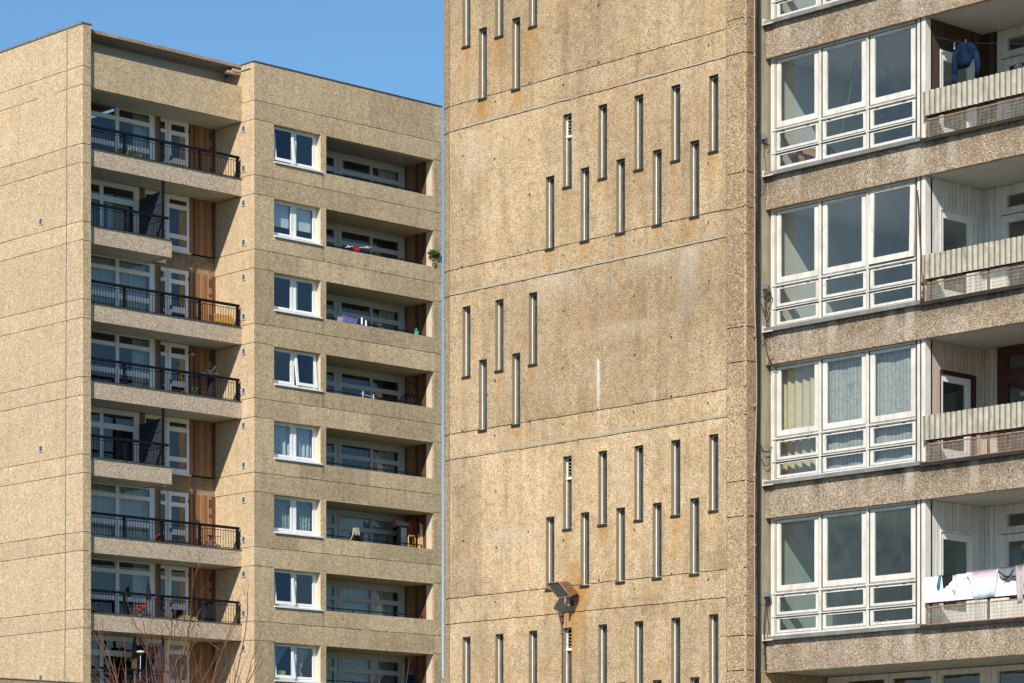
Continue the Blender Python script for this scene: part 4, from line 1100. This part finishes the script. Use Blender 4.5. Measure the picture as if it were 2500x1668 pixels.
# fifth loggia: mop, crate, yellow frame, cabinet, boards, sign
t=thing('mop',(73.95,86.42,15.02),'grey string mop leaning head-up on the loggia edge','mop')
mb=MB(); 
for i in range(60):
    a=random.random()*2*pi; r=random.uniform(.05,.16); mb.tube([(74.02,86.42,15.52),(74.02+r*cos(a)*.8,86.42+r*sin(a)*.8,15.50+random.uniform(-.02,.08)),(74.02+r*cos(a),86.42+r*sin(a),15.36-random.random()*.08)],.012,4)
mb.build('mop_head',M['hair'],t)
mb=MB(); mb.tube([(73.72,86.44,15.02),(73.95,86.43,15.42)],.014,6); mb.build('handle',M['ply'],t)
mb=MB(); mb.box(74.12,74.60,86.66,86.9,14.9,15.40); mb.box(74.10,74.62,86.64,86.92,15.40,15.44); tagged(mb.build('black_crate',M['black'],None,origin=(74.3,86.7,14.9)),'black crate behind the rail beside the mop','crate')
mb=MB()
for (x0,x1,yy) in ((77.05,77.40,86.9),(77.25,77.46,87.1)):
    mb.tube([(x0,yy,14.7),(x0,yy,15.5),(x0+.05,yy,15.58),(x1-.05,yy,15.58),(x1,yy,15.5),(x1,yy,14.7)],.022,6)
mb.tube([(77.05,86.9,15.2),(77.40,86.9,15.2)],.015,6)
tagged(mb.build('yellow_trolley',M['yellowpaint'],None,smooth=True,origin=(77.2,87,14.7)),'yellow tubular trolley frame beside the red cabinet','trolley')
t=thing('red_cabinet',(77.6,87.4,13.9),'tall brick-red cabinet with a glazed door in the crowded loggia','cabinet')
mb=MB(); plate(mb,'Y',87.3,77.42,77.88,13.9,16.15,[],th=.5); mb.box(77.38,77.89,87.26,87.8,16.15,16.2); mb.build('cabinet_body',M['redcab'],t)
mb=MB(); plate(mb,'Y',87.3,76.93,77.41,13.9,16.02,[(77.03,77.36,14.8,15.92)],th=.05); dd=mb.build('cabinet_door',M['darkmetal'],t)
mb=MB(); mb.poly([(77.03,87.33,14.8),(77.36,87.33,14.8),(77.36,87.33,15.92),(77.03,87.33,15.92)]); mb.build('pane',simple('pale_glass_panel',(.35,.42,.40),.2,spec=.6),dd)
t=thing('banner',(76.9,87.2,15.9),'small red and white banner hanging under the loggia ceiling','banner')
mb=MB(); mb.box(76.53,76.68,87.2,87.22,15.88,16.24); mb.build('red_end',M['redcab'],t)
mb=MB(); mb.poly([(76.68,87.2,16.17),(77.36,87.2,16.10),(77.36,87.2,15.98),(76.68,87.2,15.95)]); mb.poly([(76.68,87.21,16.17),(77.36,87.21,16.10),(77.36,87.21,15.98),(76.68,87.21,15.95)]); mb.build('white_strip',M['greycloth'],t)
for (x0,x1,zt,l) in ((77.60,77.74,15.68,'short raw timber board leaning in the loggia corner'),(77.70,77.86,16.12,'tall raw timber board leaning in the loggia corner')):
    mb=MB(); p=[Vector((x0-.12,86.78,14.0)),Vector((x1-.12,86.78,14.0)),Vector((x1+.02,87.0,zt-.05)),Vector((x0+.04,87.0,zt))]
    quadbox(mb,p,Vector((0,.025,0))); tagged(mb.build('timber_board',M['ply'],None,origin=(x0,86.9,14)),l,'board','timber boards in the crowded loggia')
# lowest loggia poles, chair
for (p,q_,l,mt) in (((76.87,87.1,8.7),(77.48,87.3,10.98),'long thin pole leaning in the lowest loggia','steel'),((76.80,87.1,8.7),(77.22,87.35,10.72),'shorter wooden pole leaning left of the long one','ply')):
    mb=MB(); mb.tube([p,q_],.02,6); tagged(mb.build('leaning_pole',M[mt],None,origin=p),l,'pole','poles in the lowest loggia')
mb=MB(); mb.tube([(77.36,87.3,8.8),(77.36,87.3,10.55),(77.42,87.3,10.64),(77.68,87.3,10.62),(77.72,87.3,10.5),(77.72,87.3,8.8)],.018,6); mb.box(77.38,77.70,87.28,87.34,9.9,10.3); mb.box(77.36,77.72,86.95,87.3,9.25,9.3); mb.tube([(77.36,86.95,8.8),(77.36,86.95,9.27)],.018,6); mb.tube([(77.72,86.95,8.8),(77.72,86.95,9.27)],.018,6)
tagged(mb.build('garden_chair',M['denim'],None,origin=(77.5,87.3,8.8)),'blue-backed garden chair by the loggia side wall in the lowest storey','chair')
# recess balcony items
plant('window_box_plant',(64.9,88.3,27.75),.75,.5,420,'lime','row of lime green plants behind the railing of the top balcony',leafsize=.10)
mb=MB(); p=[Vector((68.86,88.2,23.06)),Vector((69.09,88.0,23.16)),Vector((69.1,88.0,22.2)),Vector((68.88,88.2,22.2))]
mb.box(68.3,69.08,87.6,87.64,22.05,22.95); mb.box(68.3,69.08,87.6,87.7,22.95,22.99)
tagged(mb.build('leaning_board',M['orangecloth'],None,origin=(68.7,87.6,22.05)),'orange-yellow panel leaning at the right end of a balcony','board')
t=plant('spiky_plant',(68.5,88.1,19.5),.25,.22,26,'lead_light','pale spiky plant on a dark stand at the end of a balcony',pot=(.14,1.25),potm='black',leafsize=.28)
plant('planter_box',(67.65,87.8,19.4),.45,.2,90,'leaf','dark green plant in a black tub behind the balcony railing',pot=(.24,.42),potm='black')
mb=MB(); mb.tube([(67.92,88.65,21.57),(67.92,88.45,21.57)],.03,8); mb.ball((67.92,88.42,21.56),.06)
tagged(mb.build('wall_lamp',M['lead_light'],None,origin=(67.92,88.6,21.57)),'small round wall lamp on the timber panel','lamp')
# bicycle
t=thing('bicycle',(68.2,87.5,13.95),'white-framed bicycle parked at the right end of a balcony','bicycle')
def ring(mb,c,r,tr): mb.tube([(c[0]+r*cos(a)*.75,c[1]+r*cos(a)*.45,c[2]+r*sin(a)) for a in [i*pi/12 for i in range(25)]],tr,5,cap=False)
mb=MB(); ring(mb,(67.75,87.35,14.28),.33,.02); ring(mb,(68.55,87.75,14.28),.33,.02); mb.build('wheel',M['cable'],t)
mb=MB()
P={'bb':(68.1,87.53,14.25),'st':(68.0,87.5,14.72),'hd':(68.38,87.68,14.75),'ra':(67.75,87.35,14.28),'fa':(68.55,87.75,14.28)}
for a,b in (('bb','st'),('bb','hd'),('st','hd'),('bb','ra'),('st','ra'),('hd','fa')): mb.tube([P[a],P[b]],.02,6)
mb.build('frame',M['whitecloth'],t)
mb=MB(); mb.tube([P['st'],(67.98,87.49,14.85)],.014,6); mb.box(67.88,68.12,87.45,87.53,14.85,14.89); mb.tube([P['hd'],(68.36,87.67,14.88),(68.52,87.55,14.90)],.014,6); mb.tube([(68.36,87.67,14.88),(68.22,87.8,14.9)],.014,6); mb.build('saddle_and_bars',M['cable'],t)
mb=MB(); mb.ball((65.8,87.6,14.55),.16,sz=1.5); mb.tube([(65.8,87.6,14.0),(65.8,87.6,14.35)],.05,8)
tagged(mb.build('red_bundle',simple('dark_red_fabric',(.16,.015,.02),.8),None,smooth=True,origin=(65.8,87.6,14)),'dark red folded bundle standing before the balcony door','bundle')
mb=MB(); mb.box(66.3,67.1,87.7,88.0,14.0,14.55); mb.box(66.26,67.14,87.68,88.02,14.55,14.59); tagged(mb.build('storage_box',M['darkmetal'],None,origin=(66.7,87.8,14)),'brown storage box in front of the balcony door','box')
plant('geranium_pot',(64.62,87.22,11.62),.30,.20,170,'leaf','red flowering geranium behind the railing above the birch twigs',pot=(.13,.16),flowers=16,leafsize=.07)
t=plant('trough_plants',(66.77,87.22,11.70),.16,.40,150,'yellowgreen','long trough of yellow-green seedlings on the balcony edge',leafsize=.07)
mb=MB(); mb.box(66.38,67.15,87.16,87.28,11.70,11.76); mb.build('trough',M['lead_light'],t)
cloth('dark_coat',M['black'],'black coat hung over a chair at the right end of the geranium balcony','clothing','Y',87.6,[(67.80,12.35),(67.95,12.55),(68.2,12.55),(68.32,12.3),(68.28,11.4),(67.85,11.4)],th=.15)
cloth('draped_cloth',simple('mauve_cloth',(.14,.12,.16),.9),'mauve-grey cloth draped from the timber post down to the railing','cloth','Y',88.0,[(65.52,12.92),(65.66,13.0),(65.72,12.5),(65.70,11.8),(65.5,11.8)],th=.03)
t=thing('parasol',(64.95,87.75,8.3),'folded brown parasol on the lowest balcony behind the twigs','parasol')
mb=MB(); mb.tube([(64.8,87.75,8.4),(64.8,87.75,11.0)],.02,6); mb.build('pole',M['steel'],t)
mb=MB(); mb.tube([(64.8,87.75,11.05),(64.8,87.75,10.7),(64.8,87.75,9.9)],.03,8,r1=.14); mb.build('canopy',M['wood_dark'],t)
cloth('dark_sheet',simple('navy_sheet',(.015,.02,.03),.8),'dark navy sheet hung across the lowest balcony','cloth','Y',87.9,[(64.95,10.75),(65.6,10.8),(65.6,9.3),(64.95,9.3)],th=.02)
mb=MB(); mb.ball((64.8,87.4,10.47),.16,sz=.35); mb.tube([(64.8,87.4,10.45),(64.8,87.45,9.0)],.012,5)
tagged(mb.build('dish_lamp',M['lead_light'],None,smooth=True,origin=(64.8,87.4,10.47)),'pale dish-shaped lamp on a stand on the lowest balcony','lamp')

# ================================================================== THINGS ON THE RIGHT BLOCK
# jeans-like garment on a washing line
mb=MB(); X=40.4
mb.tube([(40.2,32.04,16.13),(40.4,31.6,15.98),(40.9,30.9,15.92),(41.4,29.9,15.90)],.004,5)
tagged(mb.build('washing_line',M['greycloth'],None,origin=(40.2,32.04,16.1)),'thin washing line strung across the top loggia','washing line')
mb=MB()
def tubecloth(mb,pts,rx,ry,m=0,n=14):
    rings=[]
    for i,(y,z,w) in enumerate(pts): rings.append([mb.vert((X+ry*(w/rx)*cos(2*pi*k/n)*(1+.7*nz(k*2.7,z*9)),y+w*(1+.25*nz(k*3.1,z*11))*sin(2*pi*k/n),z+.02*nz(k,z*9))) for k in range(n)])
    for a,b in zip(rings,rings[1:]):
        for k in range(n): mb.face((a[k],a[(k+1)%n],b[(k+1)%n],b[k]),m)
    mb.face(rings[-1],m); mb.face(rings[0][::-1],m)
tubecloth(mb,[(31.585,15.97,.17),(31.585,15.93,.19),(31.58,15.85,.19),(31.58,15.75,.17),(31.57,15.66,.16),(31.60,15.56,.10)],.2,.05)
tubecloth(mb,[(31.76,15.90,.045),(31.785,15.75,.06),(31.79,15.6,.06),(31.80,15.45,.05),(31.815,15.30,.04)],.06,.04)
tubecloth(mb,[(31.41,15.90,.04),(31.36,15.78,.055),(31.32,15.65,.055),(31.31,15.5,.05),(31.33,15.36,.04)],.06,.04)
g_=tagged(mb.build('denim_shirt',M['denim'],None,smooth=True,origin=(X,31.6,15.3)),'crumpled blue denim garment pegged on the line in the top loggia','clothing')
for yy in (31.56,31.80):
    mb=MB(); mb.box(X-.01,X+.01,yy-.007,yy+.007,15.92,16.03); tagged(mb.build('clothes_peg',M['whitecloth'],None,origin=(X,yy,15.95)),'white clothes peg holding the denim garment, %s'%('nearer the middle' if yy<31.7 else 'at its left shoulder'),'peg','pegs on the top washing line')
# laundry over the white balustrade
c=39.855
cloth('sock',simple('teal_sock',(.03,.20,.26),.9,var=.5,scale=25),'teal patterned sock on the white balustrade','sock','X',c,[(31.655,7.07),(31.70,7.06),(31.745,6.88),(31.72,6.82),(31.68,6.85)],th=.02,wave=.004)
cloth('black_cloth',M['black'],'black cloth hung cornerwise on the white balustrade','cloth','X',c,[(31.64,7.06),(31.33,7.075),(31.37,6.99),(31.47,6.94),(31.60,6.84)],th=.015,wave=.008)
cloth('white_sock',M['whitecloth'],'white sock hanging right of the black cloth','sock','X',c-.01,[(31.40,7.05),(31.34,7.05),(31.33,6.80),(31.37,6.75),(31.41,6.82)],th=.02,wave=.004)
cloth('tie_dye_shirt',M['tiedye'],'pastel pink and blue tie-dye shirt spread on the white balustrade','shirt','X',c-.01,[(31.12,7.07),(30.96,7.08),(30.48,7.09),(30.44,7.05),(30.52,7.0),(30.53,6.64),(30.99,6.60),(31.03,6.95),(31.12,7.0)],th=.015,wave=.01)
gt_=cloth('grey_trousers',M['greycloth'],'grey jersey shorts with black ties beside the tie-dye shirt','clothing','X',c-.012,[(30.47,7.09),(30.06,7.10),(30.08,6.90),(30.2,6.88),(30.33,6.87),(30.45,6.97)],th=.02,wave=.012)
mb=MB(); mb.tube([(c-.025,30.46,7.05),(c-.03,30.3,6.94),(c-.03,30.1,6.93)],.007,5); mb.tube([(c-.025,30.13,7.05),(c-.03,30.24,6.93),(c-.03,30.34,6.88)],.007,5)
mb.build('cord',M['black'],gt_)
cloth('pink_jumper',M['pinkjumper'],'pinkish-grey knitted jumper at the right end of the balustrade','jumper','X',c-.015,[(30.11,7.10),(29.80,7.13),(29.80,6.8),(29.97,6.78),(29.98,6.49),(30.08,6.48),(30.09,6.8)],th=.02,wave=.01)
# rod leaning on the bay post of the second storey
mb=MB(); pts=[(39.87,32.16,13.53),(39.87,32.13,13.1),(39.87,32.10,12.6),(39.85,32.04,12.15),(39.84,32.01,11.9),(39.84,32.02,11.68)]
mb.tube(pts,.011,6,r1=.016)
for z in (11.95,11.70): mb.ball((39.82,32.02,z),.038,jit=.3)
tagged(mb.build('leaning_rod',M['rustdark'],None,origin=(39.84,32.02,11.6)),'thin brown rod tied upright against the white corner post','rod')
# inside the rooms
mb=MB(); mb.tube([(40.6,33.50,16.42),(40.6,33.50,16.0)],.006,5); mb.tube([(40.6,33.5,16.02),(40.6,33.5,15.93)],.022,8); mb.ball((40.6,33.5,15.89),.038,sz=1.4)
tagged(mb.build('light_bulb',M['bulb'],None,smooth=True,origin=(40.6,33.5,16.4)),'bare bulb on a flex inside the top full bay window','light bulb')
mb=MB(); mb.tube([(40.5,34.05,16.2),(40.5,34.1,15.9),(40.5,34.2,15.5),(40.5,34.35,15.0)],.006,5); mb.tube([(40.5,34.05,16.2),(40.5,33.95,16.0),(40.5,33.9,15.8)],.006,5)
mb.tube([(40.5,33.75,15.35),(40.5,33.6,15.18),(40.5,33.4,15.1)],.006,5)
tagged(mb.build('hanging_flex',M['greycloth'],None,origin=(40.5,34.05,16.2)),'pale electric flex hanging inside the top full bay window','cable')
cloth('purple_curtain_edge',simple('purple_print',(.22,.13,.42),.9,var=.5,scale=20),'narrow purple patterned curtain at the right edge of the top full bay','curtain','X',40.10,[(32.35,15.45),(32.47,15.3),(32.47,14.4),(32.35,14.4)],wave=.02)
t=thing('armchair',(40.5,35.0,14.0),'tan armchair seen through the low panes of the top full bay','chair')
mb=MB(); mb.ball((40.42,34.98,14.60),.27,sz=.75,n=14); mb.build('seat',M['tan'],t,smooth=True)
mb=MB(); mb.ball((40.45,34.66,14.66),.17,sz=.95,n=14); mb.tube([(40.2,35.15,14.62),(40.12,34.98,14.72),(40.1,34.85,14.45)],.06,8); mb.build('arm',M['terracotta'],t,smooth=True)
mb=MB(); mb.ball((40.35,33.45,6.42),.28,sz=.28,n=14); tagged(mb.build('cushion',M['cushion'],None,smooth=True,origin=(40.35,33.4,6.4)),'tan cushion lying inside the lowest bay window','cushion')
plant('herb_pot',(39.98,30.72,14.36),.10,.11,60,'lime','bright green sprig growing behind the rusty mesh of the top loggia',leafsize=.06)
mb=MB()
for i in range(5): 
    yy=30.05-.0+.03*i; mb.tube([(39.9,yy,15.1),(39.9,yy+.01*((i%3)-1),15.2+.02*(i%2))],.003,4); mb.ball((39.9,yy+.01*((i%3)-1),15.2+.02*(i%2)),.012,n=6)
tagged(mb.build('dried_flowers',M['greycloth'],None,origin=(39.9,30.1,15.1)),'dried flower heads above the corrugated balustrade of the top loggia','plant')

# ================================================================== GROUND, TREES, WING
mb=MB(); R_=900; mb.poly([(-R_,-R_,0),(R_,-R_,0),(R_,R_,0),(-R_,R_,0)]); mb.build('ground',M['ground'],None,kind='structure')
mb=MB(); mb.box(8,36,12,60,.001,.02); mb.box(36,60,60,86,.001,.02); mb.build('path',M['paving'],None,kind='structure')
t=thing('low_wing',(56,84,0),'low concrete wing whose flat parapet just shows in front of the gable at bottom left','building')
mb=MB(); plate(mb,'Y',84,50,61.7,0,8.955,[],th=.1,cell=.5); mb.box(50,61.7,84.1,86.9,8.7,8.8); mb.box(49.9,50,84,87,0,8.9); mb.box(61.6,61.7,84.1,86.9,0,8.9); mb.build('parapet_wall',M['agg_corner'],t)
mb=MB(); mb.box(49.95,61.75,83.97,84.12,8.955,8.975); mb.build('coping',M['mortar'],t)

def branch_tree(name,base,height,spread,nst,lab,bark,seed,z0=.35,stem_r=.035,twist=.12,facing=None):
    random.seed(seed)
    t=thing(name,base,lab,'tree'); tr=MB(); cr=MB(); B0=Vector(base)
    fork=B0+Vector((0,0,height*z0))
    tr.tube([B0,B0+Vector((.03,0,height*z0*.5)),fork],.13,10,r1=.09); tr.build('trunk',bark,t,smooth=True)
    def grow(p,d,L,r,lvl):
        n=max(4,int(L/.3)); pts=[p]; q=p.copy(); dd=d.copy()
        for i in range(n):
            dd=(dd+Vector((random.gauss(0,twist),random.gauss(0,twist),random.gauss(.05,.06)))*.55).normalized(); q=q+dd*(L/n); pts.append(q.copy())
            if lvl<3 and i>n*.2 and random.random()<(.62 if lvl==0 else .55):
                s=Vector((random.gauss(0,.55),random.gauss(0,.55),random.uniform(-.1,.5))); 
                grow(q.copy(),(dd+s).normalized(),L*(1-i/n)*random.uniform(.28,.6)+.12,r*(1-i/n*.75)*.6,lvl+1)
        cr.tube(pts,r,5,r1=max(.0025,r*.25),cap=False)
    for i in range(nst):
        a=2*pi*i/nst+random.uniform(-.3,.3); s=spread*random.uniform(.25,1)
        tgt=fork+Vector((s*cos(a),s*sin(a),height*(1-z0)*(1-.28*(s/spread)**2)*random.uniform(.78,1.02)))
        d=(tgt-fork); L=d.length
        grow(fork+Vector((0,0,random.uniform(-.8,.3))),(d.normalized()+Vector((cos(a),sin(a),0))*.25).normalized(),L,stem_r*random.uniform(.6,1),0)
    cr.build('crown',bark,t,smooth=True); return t
branch_tree('birch_tree',(36.40,48.18,0),8.45,1.2,30,'leafless young birch with thin red-brown twigs in front of the lowest balconies',M['bark'],21,z0=.40,stem_r=.032,twist=.17)
branch_tree('bare_tree',(99.0,108.6,0),14.0,3.5,26,'far bare dark tree glimpsed through the slit of sky between the two blocks',M['darkbark'],5,z0=.35,stem_r=.09)

# ================================================================== LIGHT, SKY, CAMERA
el=radians(39.1); sd=Vector((1.7,1.0,-1.6)).normalized()
w=bpy.data.worlds.new('World'); S.world=w; w.use_nodes=True; nt=w.node_tree; nt.nodes.clear()
sky=nt.nodes.new('ShaderNodeTexSky'); sky.sky_type='NISHITA'; sky.sun_disc=False; sky.sun_elevation=el; sky.sun_rotation=math.atan2(-sd.x,-sd.y)
sky.altitude=0; sky.air_density=1.0; sky.dust_density=0; sky.ozone_density=3
bg=nt.nodes.new('ShaderNodeBackground'); bg.inputs[1].default_value=.10
o=nt.nodes.new('ShaderNodeOutputWorld'); tn=nt.nodes.new('ShaderNodeMix'); tn.data_type='RGBA'; tn.blend_type='MULTIPLY'; tn.inputs[0].default_value=1; tn.inputs[7].default_value=(.78,.98,1.08,1); nt.links.new(sky.outputs[0],tn.inputs[6]); tc=nt.nodes.new('ShaderNodeTexCoord'); sx=nt.nodes.new('ShaderNodeSeparateXYZ'); nt.links.new(tc.outputs['Generated'],sx.inputs[0])
hr=nt.nodes.new('ShaderNodeValToRGB'); hr.color_ramp.elements[0].position=.0; hr.color_ramp.elements[0].color=(.86,.74,.74,1); hr.color_ramp.elements[1].position=.26; hr.color_ramp.elements[1].color=(.94,1,1,1); nt.links.new(sx.outputs[2],hr.inputs[0])
t2=nt.nodes.new('ShaderNodeMix'); t2.data_type='RGBA'; t2.blend_type='MULTIPLY'; t2.inputs[0].default_value=1; nt.links.new(tn.outputs[2],t2.inputs[6]); nt.links.new(hr.outputs[0],t2.inputs[7]); nt.links.new(t2.outputs[2],bg.inputs[0]); nt.links.new(bg.outputs[0],o.inputs[0])
sun=bpy.data.lights.new('sun','SUN'); sun.energy=4.6; sun.angle=radians(.5); sun.color=(1,.92,.80)
so=bpy.data.objects.new('sun',sun); COL.objects.link(so); so.rotation_euler=sd.to_track_quat('-Z','Y').to_euler()
cam=bpy.data.cameras.new('camera'); co=bpy.data.objects.new('camera',cam); COL.objects.link(co)
ang=math.atan(7820/7425.)
co.location=(0,0,1.7); co.rotation_euler=(pi/2,0,ang-pi/2)
cam.sensor_width=36; cam.lens=7425/2500*36; cam.shift_x=0; cam.shift_y=(2195-834)/2500; cam.clip_start=.5; cam.clip_end=3000
S.camera=co
S.view_settings.view_transform='Standard'; S.view_settings.look='None'; S.view_settings.exposure=.28; S.view_settings.gamma=1
